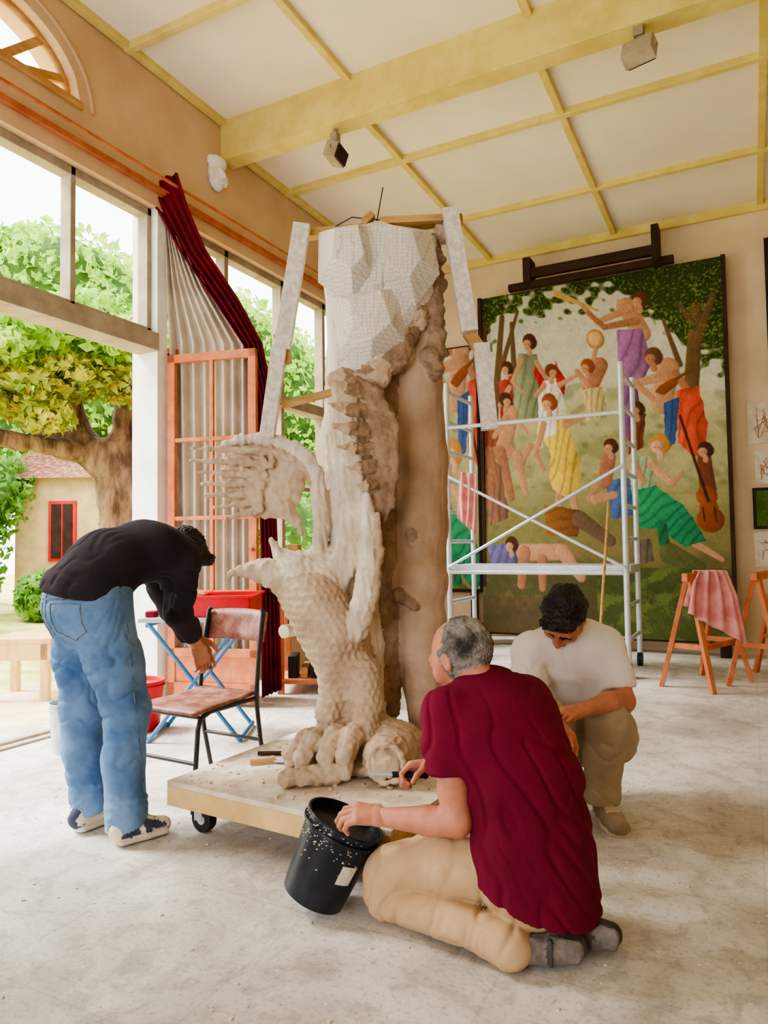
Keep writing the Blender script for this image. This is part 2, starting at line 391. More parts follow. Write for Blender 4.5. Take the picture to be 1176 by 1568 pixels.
# tags: 0 skin 1 shirt 2 pants 3 hair 4 shoe 5 sole 6 lip 7 eye 8 stitch
def head(center,fwd,up=(0,0,1),style='full'):
    h=Sdf()
    h.ell((0,-.015,.03),(.073,.094,.085),k=.02)
    h.tube((0,.02,.0),(0,.042,-.07),(.062,.06),(.04,.042),k=.03)
    h.ell((0,.07,-.09),(.022,.018,.018),k=.03)
    h.tube((0,.088,.012),(0,.108,-.03),.008,.013,k=.015)
    h.ell((.014,.096,-.033),(.009,.011,.008),k=.01); h.ell((-.014,.096,-.033),(.009,.011,.008),k=.01)
    h.tube((-.038,.074,.024),(.038,.074,.024),.012,k=.02)
    for sx in (-1,1):
        h.ell((sx*.04,.058,-.025),(.026,.024,.026),k=.03)
        h.ell((sx*.032,.097,.004),(.016,.014,.011),k=.012,op='s')
        h.ell((sx*.031,.076,.003),(.0125,.0125,.0115),k=.002,tag=7)
        h.tube((sx*.044,.083,.009),(sx*.018,.086,.010),.0055,k=.003,tag=0)
        h.ell((sx*.077,-.008,-.008),(.009,.02,.032),R=axes((sx*-.35,1,0),(0,0,1)),k=.008)
        h.ell((sx*.084,-.008,-.004),(.006,.010,.018),k=.006,op='s')
        h.tube((sx*.045,.084,.022),(sx*.016,.09,.021),.004,k=.003,tag=3)
    h.tube((-.02,.09,-.058),(.02,.09,-.058),.0055,k=.008,tag=6); h.tube((-.017,.089,-.067),(.017,.089,-.067),.0065,k=.008,tag=6)
    h.tube((0,-.02,-.04),(0,-.045,-.14),(.052,.055),(.056,.06),k=.03)
    if style=='full':
        cut=lambda x,y,z: np.minimum(y-.02,(.05-z)+np.maximum(y-.085,0)*3)
        h.ell((0,-.022,.042),(.088,.106,.096),k=.006,tag=3,cut=cut)
        h.tube((-.04,.06,.1),(.04,.07,.095),.03,k=.03,tag=3)
        h.tube((-.05,-.09,-.03),(.05,-.09,-.03),.03,k=.03,tag=3)
        dz={3:[(.006,160,'n',aniso((0,.4,1),.4)),(.003,420,'n',aniso((0,.4,1),.3))]}
    elif style=='bald':
        cut=lambda x,y,z: np.maximum(np.maximum(np.minimum(z-.035,y+.015+.25*(z-.03)),-.075-z),y-.015)
        h.ell((0,-.022,.022),(.084,.106,.096),k=.006,tag=3,cut=cut)
        dz={3:[(.003,260,'n',aniso((0,.4,1),.4)),(.002,600,'n',aniso((0,.4,1),.3))]}
    V,F,tg=h.mesh(.0028,dz)
    A=axes(fwd,up); V=V@A.T+np.asarray(center)
    return V,F,tg
def hand(wrist,fdir,dorsal,side,curl=(35,35,35,35),spread=0,thumbcurl=20,scale=1.0):
    h=Sdf()
    h.tube((0,-.03,0),(0,.02,0),(.027,.021),(.03,.017),k=.02)
    h.tube((0,.02,0),(side*.002,.078,0),(.032,.017),(.040,.0135),k=.02)
    xs=[.031,.0105,-.0105,-.03]; ys=[.084,.089,.085,.077]; ls=[(.042,.026,.020),(.047,.029,.021),(.043,.027,.020),(.033,.021,.018)]
    for i in range(4):
        p=np.array([side*xs[i],ys[i],0.]); a=math.radians(curl[i]*.7); sp=math.radians(spread*(1.5-i))*side
        h.tube((side*xs[i]*.8,.05,0),p,.0125,.0105,k=.01)
        for j,l in enumerate(ls[i]):
            d=np.array([math.sin(sp)*math.cos(a),math.cos(sp)*math.cos(a),-math.sin(a)])
            q=p+d*l; r=[.0098,.0086,.0078,.0066]
            h.tube(p,q,r[j],r[j+1],k=.004); p=q; a+=math.radians(curl[i])
    p=np.array([side*.022,.018,-.006]); az=math.radians(48); el=math.radians(25)
    for j,l in enumerate((.042,.034,.026)):
        d=np.array([side*math.sin(az)*math.cos(el),math.cos(az)*math.cos(el),-math.sin(el)])
        q=p+d*l; r=[.016,.0115,.0098,.0078]; h.tube(p,q,r[j],r[j+1],k=.01 if j==0 else .004); p=q; az-=math.radians(thumbcurl); el+=math.radians(thumbcurl*.5)
    V,F,tg=h.mesh(.0028)
    A=axes(fdir,dorsal); V=(V*scale)@A.T+np.asarray(wrist); return V,F,tg
def foot(sd,heel,toe,ankle,w=.045,tag=4,soletag=5):
    heel=np.array(heel,float); toe=np.array(toe,float); ax=nrm(toe-heel); side=np.cross(ax,[0,0,1])
    hl=heel+ax*.045; tl=toe-ax*.045; mid=hl*.45+tl*.55
    up=np.array([0,0,1.])
    sd.tube(hl+up*.055,mid+up*.05,(.036,.04),(.042,.036),side=side,k=.02,tag=tag)
    sd.tube(mid+up*.05,tl+up*.04,(.044,.034),(.04,.026),side=side,k=.02,tag=tag)
    sd.tube(hl+up*.06,np.array(ankle)+up*.0,(.036,.042),(.038,.042),side=side,k=.02,tag=tag)
    sd.tube(hl+up*.016,mid+up*.016,(.043,.015),(.046,.015),side=side,k=.004,tag=soletag)
    sd.tube(mid+up*.016,tl+up*.016,(.048,.015),(.042,.015),side=side,k=.004,tag=soletag)
    for t in (.45,.55,.65): 
        c=hl*(1-t)+tl*t; sd.tube(c+up*.084+side*.02,c+up*.084-side*.02,.006,k=.004,tag=soletag)

# ============================================================ ROOM SHELL
YB=7.8; XL=-3.8; XR=3.3; YF=-3.2
b=MB(); b.bb((XL-.25,YF,-.1),(XR+.2,YB+.2,0)); floor=b.obj('floor',['floor'])
def cz(y): return 4.64-.010*(y-4.6) if y<4.6 else 4.47-.012*(y-4.6)
b=MB()
for y0,y1 in ((YF-1,4.59),(4.60,YB+.2)):
    z0,z1=cz(y0),cz(y1) if y1>5 else 4.64
    b.add([(XL-.3,y0,z0),(XR+.2,y0,z0),(XR+.2,y1,z1),(XL-.3,y1,z1),(XL-.3,y0,z0+.3),(XR+.2,y0,z0+.3),(XR+.2,y1,z1+.3),(XL-.3,y1,z1+.3)],
     [(0,1,2,3),(4,7,6,5),(0,4,5,1),(1,5,6,2),(2,6,7,3),(3,7,4,0)])
b.obj('ceiling',['ceil'])
TOPW=4.75
b=MB(); b.bb((XL-.25,YB,0),(XR+.2,YB+.2,4.6)); b.obj('wall_back',['wallb'])
b=MB(); b.bb((XR,YF,0),(XR+.2,YB,TOPW)); b.obj('wall_right',['wallb'])
b=MB(); b.bb((XL-.25,YF-.2,0),(-3.5,YF,TOPW)); b.bb((.2,YF-.2,0),(XR+.2,YF,TOPW)); b.bb((-3.5,YF-.2,3.2),(.2,YF,TOPW)); b.obj('unseen_wall_front',['wallb'])  # unseen wall added behind the camera, opening shaped to dim the right side
b=MB(); xo,xi=XL-.25,XL
b.bb((xo,YF,0),(xi,1.0,TOPW)); b.bb((xo,3.80,0),(xi,3.90,3.62),1)
b.bb((xo,6.95,0),(xi,YB,3.62)); b.bb((xo,4.80,0),(xi,6.95,.85))
b.bb((xo,1.0,3.62),(xi,YB,4.0)); b.bb((xo,3.13,4.0),(xi,YB,TOPW)); b.bb((xo,1.0,4.0),(xi,1.97,TOPW))
n=24
def arch(y): 
    t=(y-2.55)/.58; return 4.0+.45*math.sqrt(max(0,1-t*t))
for i in range(n):
    y0=1.97+1.16*i/n; y1=1.97+1.16*(i+1)/n; z0,z1=arch(y0),arch(y1)
    P=[(xo,y0,z0),(xi,y0,z0),(xi,y1,z1),(xo,y1,z1),(xo,y0,TOPW),(xi,y0,TOPW),(xi,y1,TOPW),(xo,y1,TOPW)]
    b.add(P,[(0,3,2,1),(4,5,6,7),(1,2,6,5),(3,0,4,7)])
b.obj('wall_left',['wall','white'])
b=MB()
b.bb((XL,4.50,4.31),(XR,4.66,4.70))
RW=.028; RD=.05
for y in (-1.9,-.5,.9,2.2,3.5,5.42,6.7):
    b.bb((XL,y-RW,cz(y)-RD),(XR,y+RW,cz(y)+.05))
b.bb((XL,YB-.05,cz(YB)-.09),(XR,YB,cz(YB)+.05))
for x in (XL+.035,-2.58,-1.2,.18,1.55,2.9):
    for y0,y1 in ((YF,4.5),(4.66,YB)):
        z0=cz(y0) if y0<4 else cz(4.7); z1=cz(4.5) if y1<5 else cz(y1)
        b.add([(x-RW,y0,z0-RD+.003),(x+RW,y0,z0-RD+.003),(x+RW,y1,z1-RD+.003),(x-RW,y1,z1-RD+.003),
               (x-RW,y0,z0+.03),(x+RW,y0,z0+.03),(x+RW,y1,z1+.03),(x-RW,y1,z1+.03)],
              [(0,3,2,1),(4,5,6,7),(0,1,5,4),(1,2,6,5),(2,3,7,6),(3,0,4,7)])
b.obj('trim_ceiling_beams',['beam'],bevel=.005)
b=MB(); b.bb((XL,1.0,3.72),(XL+.04,7.2,3.76)); b.cyl((XL+.09,1.2,3.80),(XL+.09,7.1,3.80),.011); b.obj('trim_rail',['rail'])
b=MB(); X0,X1=XL-.16,XL-.06
b.bb((XL-.2,1.0,2.55),(XL+.02,3.80,2.68)); 
for y in (1.0,1.75,2.4,3.10,3.76): b.bb((X0,y,2.68),(X1,y+.04,3.62))
b.bb((X0,1.0,3.56),(X1,3.80,3.62)); b.bb((X0,1.0,2.68),(X1,3.80,2.73))
b.obj('window_1',['grey'],bevel=.005)
b=MB()
for y in (3.90,4.62,5.42,6.15,6.90): b.bb((X0,y,.85 if y>4.65 else 0),(X1,y+.05,3.62))
b.bb((X0,3.9,3.56),(X1,6.95,3.62)); b.bb((X0-.02,3.9,2.42),(X1+.04,6.95,2.52)); b.bb((X0,4.65,.85),(X1+.06,6.95,.93)); b.bb((X0,4.65,1.65),(X1,6.95,1.69))
b.obj('window_2',['grey'],bevel=.005)
b=MB()
arc=[(XL-.1,1.97+1.16*i/24,arch(1.97+1.16*i/24)) for i in range(25)]
b.tube(arc,.03,8); b.bb((XL-.14,1.97,3.98),(XL+.02,3.13,4.03))
for a in (25,52,90,128,155):
    t=math.radians(a); b.beam((XL-.1,2.55,4.0),(XL-.1,2.55+.57*math.cos(t),4.0+.44*math.sin(t)),.05,.03,up=(1,0,0))
b.obj('window_3',['tanwood'])
b=MB(); 
b.tube([(XL+.005,2.55+.66*math.cos(math.pi*i/30),4.0+.53*math.sin(math.pi*i/30)) for i in range(31)],.014,8); b.obj('trim_arch',['wall'])
b=MB(); b.bb((XL-.1,1.0,0),(XL-.05,3.80,.015)); b.bb((XL+.02,1.0,0),(XL+.05,3.80,.012)); b.obj('trim_threshold',['grey'])
def leafF(o,dirv):
    d=Vector(dirv).normalized(); nn=Vector((-d.y,d.x,0)); o=Vector(o)
    return lambda x,y,z:tuple(o+d*x+nn*y+Vector((0,0,z)))
fr=leafF((-3.77,3.88,0),(.72,.17,0))
b=MB(); W=.70
b.bb((0,-.02,.02),(.06,.02,2.53)); b.bb((W-.06,-.02,.02),(W,.02,2.53)); b.bb((0,-.02,2.47),(W,.02,2.53)); b.bb((0,-.02,.02),(W,.02,.16)); b.bb((.05,-.008,.16),(W-.05,.008,.35)); b.bb((0,-.02,.34),(W,.02,.40))
b.bb((W/2-.015,-.015,.3),(W/2+.015,.015,2.5))
for z in (.80,1.33,1.90): b.bb((.04,-.015,z-.015),(W-.04,.015,z+.015))
b.cyl((W-.03,-.02,1.1),(W-.03,-.06,1.1),.012); b.obj('door_1',['orange'],frame=fr,bevel=.004)
b=MB(); b.bb((XL-.16,3.90,0),(XL+.03,3.95,2.56)); b.bb((XL-.16,3.90,2.53),(XL+.03,4.65,2.6)); b.obj('trim_door_frame',['orange'],bevel=.004)
cur=empty('window_curtains')
b=MB()
path=[(-1.64,5.12,3.85),(-1.53,5.14,3.62),(-1.40,5.2,3.33),(-1.16,5.25,2.97),(-.975,5.3,2.65),(-.89,5.3,2.26),(-.875,5.3,1.67),(-.86,5.3,1.0),(-.85,5.3,.03)]
wd=[.14,.10,.085,.08,.065,.055,.055,.06,.07]
b.sheet([(p[0]-w,p[1]-.0,p[2]-w*.35) for p,w in zip(path,wd)],[(p[0]+w,p[1]+.05,p[2]+w*.35) for p,w in zip(path,wd)],90,44,.022,4.5,nrm=(.1,-1,0))
b.obj('red_drape',['redcloth'],cur,frame=S,solid=.004)
b=MB()
b.sheet([(-1.60,5.2,3.5),(-1.59,5.2,3.1),(-1.57,5.22,2.65),(-1.56,5.22,1.6),(-1.56,5.22,.03)],[(-1.5,5.24,3.45),(-1.28,5.3,3.05),(-1.0,5.36,2.65),(-.99,5.36,1.6),(-.99,5.36,.03)],90,120,.022,8,nrm=(.1,-1,0),grow=.6)
b.obj('linen_curtain',['whitecloth'],cur,frame=S,solid=.003)

# ============================================================ PAINTING
def paint_canvas():
    W,H=480,700
    s=(np.arange(W)+.5)/W; t=(np.arange(H)+.5)/H
    Sx,Ty=np.meshgrid(s,t)
    X=738+392*Sx; top=463-75*Sx; bot=970+12*Sx; Y=top+(bot-top)*Ty
    P=np.stack([X.ravel(),Y.ravel(),X.ravel()*0],1)
    N_=lambda f,sd,sc=(1,1,1): noise3(P*np.array(sc),f,sd).reshape(H,W)
    n1=N_(.05,3); n2=N_(.16,5); n3=N_(.5,9); n4=N_(.10,17,(1,.4,1)); n6=N_(.3,31,(.3,1,1))
    rg=np.random.RandomState(5); n5=rg.normal(size=(H,W))
    for _ in range(3): n5=(n5+np.roll(n5,1,0)+np.roll(n5,-1,0)+np.roll(n5,1,1)+np.roll(n5,-1,1))/5
    n5=n5/n5.std()*.5
    img=np.zeros((H,W,3)); 
    def C(c): return np.array(c,float)
    def mixm(mask,col):
        nonlocal img; mask=np.clip(mask,0,1); img=img*(1-mask[...,None])+C(col)*mask[...,None]
    sm=lambda e0,e1,v: np.clip((v-e0)/(e1-e0),0,1)
    img[:]=(200,194,154)
    mixm((1-sm(560,640,Y))*.9,(216,214,196)); mixm(sm(.2,.7,n1)*(Y<640)*.5,(170,190,186))
    mixm(sm(600,690,Y)*.6,(168,164,104)); mixm(sm(735,800,Y+n1*14),(138,132,78)); mixm(sm(835,895,Y+n1*16),(90,88,50))
    mixm(sm(.1,.6,n6)*(Y>590)*(Y<760)*.45,(122,136,80)); mixm(sm(.2,.7,-n6)*(Y>590)*(Y<770)*.4,(206,192,130))
    mixm(sm(.4,.8,-n2)*(Y>640)*(Y<860)*.4,(104,108,60)); mixm(sm(.3,.7,n2+n3*.3)*(Y>790)*.4,(138,110,70))
    fm=sm(-.25,.1,n2+n1*.6+(478-Y)/40+np.maximum(0,(790-X)/60)+np.where(X>1045,(X-1045)/40,0))*(Y<620)
    mixm(fm,(56,72,30)); mixm(fm*sm(.1,.5,n5)*.6,(106,128,50)); mixm(fm*sm(.5,.9,n5)*.6,(150,164,76)); mixm(fm*sm(.2,.6,-n5)*.6,(34,46,22))
    def caps(x0,y0,x1,y1,r0,r1,col,sh=.2):
        dx,dy=x1-x0,y1-y0; L2=dx*dx+dy*dy+1e-6
        k=np.clip(((X-x0)*dx+(Y-y0)*dy)/L2,0,1); qx=X-x0-k*dx; qy=Y-y0-k*dy; r=(r0+(r1-r0)*k)*(1+.04*n2)
        d=np.sqrt(qx*qx+qy*qy)/r; m=np.clip((1-d)*r/2.0+.3,0,1)
        l=1+sh*((-qx*.9-qy*.2)/r)*np.clip(d,0,1)-.22*np.maximum(d-.7,0)+.03*n3
        nonlocal img; cc=C(col)[None,None,:]*l[...,None]; img=img*(1-m[...,None])+np.clip(cc,0,255)*m[...,None]
    def poly(pts,col,amp=.2,dirx=.9,diry=.2):
        Xw=X+n2*2.0; Yw=Y+n4*2.0
        ins=np.zeros(X.shape,bool); q=len(pts)
        for i in range(q):
            x0,y0=pts[i]; x1,y1=pts[(i+1)%q]
            c=((y0>Yw)!=(y1>Yw))&(Xw<(x1-x0)*(Yw-y0)/((y1-y0) if y1!=y0 else 1e-6)+x0); ins^=c
        cx=np.mean([p[0] for p in pts]); wd=max(p[0] for p in pts)-min(p[0] for p in pts)+1
        a=np.abs(np.sin((X*dirx+Y*diry)*.24+n4*2.2+n1*.8))
        fold=1+amp*(.7-1.4*(1-a)**1.8)-.35*(X-cx)/wd+.03*n3
        nonlocal img; m=ins.astype(float)[...,None]; img=img*(1-m)+np.clip(C(col)*fold[...,None],0,255)*m
    def face(x,y,r,hair=(84,48,28),ang=0,sk=(204,148,112)):
        caps(x,y-r*.35,x+r*.2,y-r*.1,r*1.12,r*1.05,hair); ex=-r*.35 if ang<=0 else r*.35
        caps(x+ex,y+r*.15,x+ex,y+r*.45,r*.72,r*.55,sk,.25); caps(x+ex-r*.25,y+.2*r,x+ex-r*.25,y+.22*r,r*.08,r*.08,(110,74,54),0); caps(x+ex+r*.2,y+.2*r,x+ex+r*.2,y+.22*r,r*.08,r*.08,(110,74,54),0)
        caps(x,y+r*.9,x,y+r*1.4,r*.38,r*.45,sk)
    SK=(202,148,112); SK2=(176,118,86); HR=(84,48,28)
    for a in [(762,650,778,490,7,5),(776,570,806,480,5,3),(800,600,795,500,6,4),(1075,620,1088,470,12,9),(1086,530,1112,450,7,5),(1062,560,1040,490,5,3),(1084,500,1050,440,6,3),(735,640,748,500,6,4)]: caps(*a,(110,84,54))
    mixm(sm(-.1,.4,n2+(456-Y)/60)*(Y<505)*.85,(50,64,28)); mixm(fm*sm(.3,.8,n5)*(Y<515)*.6,(120,140,60))
    poly([(735,600),(762,598),(772,690),(740,700)],(150,80,54)); face(750,592,9)
    poly([(772,592),(795,580),(806,650),(774,662)],(150,56,44)); face(786,572,9); caps(790,600,772,628,5,4,SK)
    poly([(806,548),(838,545),(842,600),(848,645),(800,650),(796,600)],(124,134,102)); poly([(838,552),(852,585),(850,614),(840,600),(832,575)],(176,40,40)); caps(812,556,796,590,5,4,SK); caps(838,560,856,588,5,4,SK); caps(796,590,812,606,4,3,SK); face(826,530,11)
    poly([(848,590),(876,588),(886,640),(880,660),(842,655),(838,610)],(220,212,198)); poly([(868,556),(886,585),(882,612),(870,590)],(180,46,42)); caps(876,594,905,578,5,3,SK); caps(850,595,836,612,5,4,SK); face(862,575,10,(120,70,40),1)
    caps(792,640,780,690,13,14,SK); caps(776,690,808,712,12,10,SK); caps(808,712,824,690,8,6,SK); caps(772,700,790,768,11,7,SK2); caps(802,704,816,762,9,5,SK); caps(798,648,818,668,5,4,SK); caps(782,648,762,676,6,5,SK); face(782,622,10,HR,1)
    poly([(742,705),(772,722),(786,800),(750,812)],(138,98,76)); caps(752,700,760,740,9,8,SK2)
    caps(752,742,752,770,10,10,SK2); poly([(748,842),(800,835),(806,872),(754,884)],(100,94,142))
    caps(872,765,868,806,7,5,SK); caps(893,760,902,802,7,5,SK)
    poly([(846,652),(868,648),(886,650),(896,680),(908,720),(906,752),(882,768),(862,756),(856,735),(860,700),(850,680)],(220,186,76),.2); poly([(847,652),(870,648),(872,668),(852,676)],(236,226,200)); poly([(842,648),(850,652),(846,690),(832,700)],(226,208,174))
    face(858,624,12,(156,84,46),-1,(222,164,126)); caps(848,656,834,700,6,5,SK); caps(884,656,912,644,6,4,SK); caps(912,644,938,626,4,3,SK); caps(834,700,846,726,5,4,SK)
    caps(884,648,904,640,5,4,SK)
    poly([(846,780),(905,786),(902,828),(850,826)],(138,90,46),.1,.1,.9); 
    caps(942,562,925,600,13,12,SK2); caps(935,520,936,522,15,15,(200,146,86)); caps(935,520,936,522,11,11,(222,182,128)); caps(928,570,936,536,5,4,SK); caps(925,600,905,572,6,5,SK); face(922,566,10,(160,80,40)); poly([(912,600),(946,596),(950,640),(918,648)],(190,170,116))
    caps(872,450,935,474,6,2.5,(214,174,98)); caps(985,470,1008,512,16,14,SK); caps(990,472,940,494,7,5,SK); caps(940,494,915,468,5,4,SK); caps(1000,492,950,502,7,5,SK2); caps(950,502,925,480,5,4,SK2); face(1006,460,11,(100,60,36))
    poly([(968,508),(1008,502),(1020,560),(992,612),(972,592)],(150,98,152)); poly([(974,590),(1000,600),(1002,665),(978,690)],(120,76,130))
    caps(1044,566,1034,622,18,16,SK); caps(1040,578,996,590,8,6,SK); caps(996,590,1020,612,6,5,SK); caps(1055,575,1072,600,7,6,SK2); caps(1028,602,1078,568,3,2.5,(128,76,36)); caps(1036,600,1052,588,8,7,(142,78,38)); face(1024,550,12,(110,76,50),-1,(190,130,94))
    poly([(1056,602),(1088,592),(1098,650),(1094,690),(1078,704),(1056,682)],(192,76,56)); poly([(1036,620),(1060,612),(1052,682),(1038,692)],(54,80,136))
    poly([(988,640),(1010,636),(1004,690),(982,700)],(122,62,46)); face(998,632,10,HR)
    caps(1092,704,1096,752,10,12,(126,70,46)); face(1094,694,10,(70,44,30))
    caps(1098,798,1098,799,19,19,(150,76,38)); caps(1094,762,1094,763,15,15,(160,84,42)); caps(1096,780,1096,781,13,13,(156,80,40)); caps(1060,640,1096,770,2.2,2.6,(70,38,20)); caps(1088,780,1090,800,1.2,1.2,(50,26,14),0); caps(1104,780,1106,800,1.2,1.2,(50,26,14),0)
    caps(1075,834,1112,858,6,4,SK); poly([(988,700),(1018,704),(1022,752),(990,758),(982,730)],(156,178,138)); caps(1016,714,1046,744,7,5,(220,164,126)); caps(1046,744,1060,728,5,4,SK); caps(990,708,1004,742,6,5,SK); face(1030,686,13,(200,138,70),-1,(222,168,132))
    poly([(984,754),(1022,748),(1062,776),(1092,832),(1062,840),(1024,812),(1000,812),(988,800)],(48,138,90),.22,.5,.8); poly([(1020,802),(1036,804),(1042,842),(1026,840)],(36,110,70))
    poly([(946,742),(984,735),(990,792),(955,802)],(70,100,150)); caps(952,704,946,742,12,11,SK2); caps(936,742,920,770,6,5,SK); caps(930,770,960,762,8,6,SK); face(956,690,10)
    caps(812,852,876,850,14,13,SK); caps(876,850,905,888,12,8,SK); caps(812,852,806,900,11,7,SK2); caps(842,862,842,905,9,6,SK2); face(790,842,10,HR)
    caps(905,800,952,832,13,9,(118,94,70)); poly([(985,832),(1012,828),(1018,862),(990,868)],(106,94,78)); caps(1040,850,1080,870,16,10,(98,104,58))
    gm=(Y>872)*(X>930); mixm(gm*.7,(74,94,44)); mixm(gm*sm(.0,.5,n6+n5*.3)*.6,(120,140,66)); mixm((Y>918)*(X<930)*.6,(92,74,52))
    img=img*(1+.03*n3[...,None]+.05*n2[...,None]+.03*n5[...,None]); 
    g_=img.mean(2,keepdims=True); img=(g_+(img-g_)*.94)*.96
    img=np.clip(img,0,255)/255
    return np.where(img<=.04045,img/12.92,((img+.055)/1.055)**2.4)
def canvas_obj(name,img,x0,x1,z0,z1,y,tilt=.0,parent=None):
    H,W,_=img.shape
    gx=np.linspace(x0,x1,W+1); gz=np.linspace(z1,z0,H+1)
    XX,ZZ=np.meshgrid(gx,gz); V=np.stack([XX.ravel(),(y+tilt*(ZZ-z0)).ravel(),ZZ.ravel()],1)
    i,j=np.meshgrid(np.arange(H),np.arange(W),indexing='ij'); a=(i*(W+1)+j).ravel()
    F=np.stack([a,a+W+1,a+W+2,a+1],1)
    me=bpy.data.meshes.new(name); me.vertices.add(len(V)); me.vertices.foreach_set('co',V.astype(np.float32).ravel())
    me.loops.add(len(F)*4); me.loops.foreach_set('vertex_index',F.astype(np.int32).ravel())
    me.polygons.add(len(F)); me.polygons.foreach_set('loop_start',np.arange(len(F),dtype=np.int32)*4)
    me.update(calc_edges=True)
    at=me.attributes.new('paint','FLOAT_COLOR','POINT')
    ii=np.minimum(np.arange(H+1),H-1); jj=np.minimum(np.arange(W+1),W-1)
    col=np.ones(((H+1)*(W+1),4),np.float32); col[:,:3]=img[np.ix_(ii,jj)].reshape(-1,3)
    at.data.foreach_set('color',col.ravel())
    me.materials.append(attr_mat('oil_paint')); ob=bpy.data.objects.new(name,me); COL.objects.link(ob); ob.parent=parent
    return ob
img=paint_canvas()
pe=empty('figure_painting')
canvas_obj('canvas',img,-2.68,-.14,.14,3.92,7.56,.03,pe)
b=MB(); 
b.bb((-2.68,7.575,.12),(-2.64,7.62,3.9)); b.bb((-.18,7.575,.12),(-.14,7.62,3.9)); b.bb((-2.68,7.575,.12),(-.14,7.62,.16))
b.bb((-2.1,7.5,4.0),(-.75,7.56,4.1)); b.bb((-2.12,7.48,3.95),(-2.04,7.7,4.22)); b.bb((-.80,7.48,3.92),(-.73,7.7,4.3)); b.bb((-2.3,7.52,3.90),(-.6,7.6,3.97))
b.bb((-2.7,7.5,0),(-2.6,7.6,.14)); b.bb((-.3,7.5,0),(-.2,7.6,.14))
b.obj('stretcher',['darkwood'],pe)
pe2=empty('landscape_painting')
canvas_obj('canvas',img[190:530,240:410],-3.66,-2.76,.6,3.4,7.70,0,pe2)
b=MB(); b.bb((-3.68,7.71,.56),(-2.74,7.75,3.42)); b.bb((-3.6,7.66,0),(-3.54,7.75,.6)); b.bb((-2.86,7.66,0),(-2.8,7.75,.6)); b.obj('stretcher',['darkwood'],pe2)

# ============================================================ SCAFFOLD
b=MB(); r=.024
for X in (-2.5,-.93):
    for Y in (6.15,6.8): b.cyl((X,Y,.12),(X,Y,2.62),r,mi=0)
    for i in range(9): b.cyl((X,6.15,.3+i*.28),(X,6.8,.3+i*.28),.018)
    for Y in (6.15,6.8):
        b.cyl((X,Y,.12),(X,Y,.05),.014,mi=1); b.cyl((X-.02,Y,.06),(X+.02,Y,.06),.06,mi=1)
b.cyl((-2.5,6.15,2.2),(-.93,6.15,2.2),.018); b.cyl((-2.5,6.15,.86),(-.93,6.15,.86),.02); b.cyl((-2.5,6.8,.86),(-.93,6.8,.86),.02)
b.cyl((-2.5,6.12,.9),(-.93,6.12,1.75),.014); b.cyl((-2.5,6.12,1.75),(-.93,6.12,.9),.014)
b.bb((-2.52,6.2,.87),(-.9,6.75,.92)); b.cyl((-2.5,6.15,.25),(-.93,6.8,.25),.014)
b.obj('scaffold_tower',['metal','rubber'])
b=MB(); b.sheet([(-2.38,6.12,1.78),(-2.4,6.12,1.35)],[(-2.2,6.12,1.75),(-2.22,6.12,1.2)],12,16,.015,3); b.obj('hanging_rag',['pinkcloth'],solid=.003)
b=MB(); b.cyl(( -1.15,5.95,0),(-1.05,6.12,1.45),.012,mi=0); b.obj('wooden_pole',['tanwood'])
# ============================================================ SAWHORSES + CLOTH
def sawhorse(name,c,ang,w=.62,h=.8,sp=.2):
    b=MB(); d=Vector((math.cos(ang),math.sin(ang),0)); nn=Vector((-d.y,d.x,0)); c=Vector(c)
    b.beam(c-d*w/2+Vector((0,0,h)),c+d*w/2+Vector((0,0,h)),.045,.06)
    for e in (-1,1):
        for q in (-1,1):
            b.beam(c+d*e*(w/2-.06)+nn*q*.015+Vector((0,0,h-.01)),c+d*e*(w/2+.02)+nn*q*sp,.04,.035)
        b.beam(c+d*e*(w/2-.02)-nn*sp*.65+Vector((0,0,h*.38)),c+d*e*(w/2-.02)+nn*sp*.65+Vector((0,0,h*.38)),.025,.04)
    b.beam(c-d*w/2-nn*sp*.6+Vector((0,0,h*.38)),c+d*w/2-nn*sp*.6+Vector((0,0,h*.38)),.025,.04)
    return b.obj(name,['orange'],bevel=.003)
c1=S(2.50,5.6,0); c2=S(3.02,5.65,0)
sawhorse('sawhorse',(c1[0],c1[1],0),math.radians(68),h=.84); sawhorse('sawhorse',(c2[0],c2[1],0),math.radians(75),w=.7,h=.84)
b=MB()
b.sheet([(2.24,5.30,.58),(2.30,5.36,.80),(2.38,5.44,.885),(2.42,5.62,.885),(2.38,5.7,.6)],[(2.68,5.30,.34),(2.64,5.36,.70),(2.60,5.44,.885),(2.58,5.62,.885),(2.62,5.7,.5)],40,40,.02,4,nrm=(.2,-1,.1)); b.obj('pink_dust_cloth',['pinkcloth'],frame=S,solid=.004)

# ============================================================ DOLLY PLATFORM
e1=np.array([.857,-.515]); e2=np.array([.515,.857]); o=np.array([-.865,2.83])
def pf(x,y,z):
    q=o+e1*x+e2*y; return S(q[0],q[1],z)
dl=empty('wooden_dolly')
b=MB()
b.bb((0,0,.19),(1.02,1.2,.21),1); b.bb((0,0,.115),(1.02,.045,.19)); b.bb((0,1.155,.115),(1.02,1.2,.19)); b.bb((0,.045,.115),(.045,1.155,.19)); b.bb((.975,.045,.115),(1.02,1.155,.19)); b.bb((.48,.045,.115),(.54,1.155,.19))
for (x,y) in ((.1,.1),(.92,.1),(.1,1.1),(.92,1.1)):
    b.bb((x-.04,y-.035,.105),(x+.04,y+.035,.115),2); b.bb((x-.03,y-.026,.045),(x+.01,y-.022,.108),2); b.bb((x-.03,y+.022,.045),(x+.01,y+.026,.108),2)
    b.cyl((x,y-.018,.05),(x,y+.018,.05),.05,n=24,mi=3); b.cyl((x,y-.02,.05),(x,y+.02,.05),.02,n=14,mi=2)
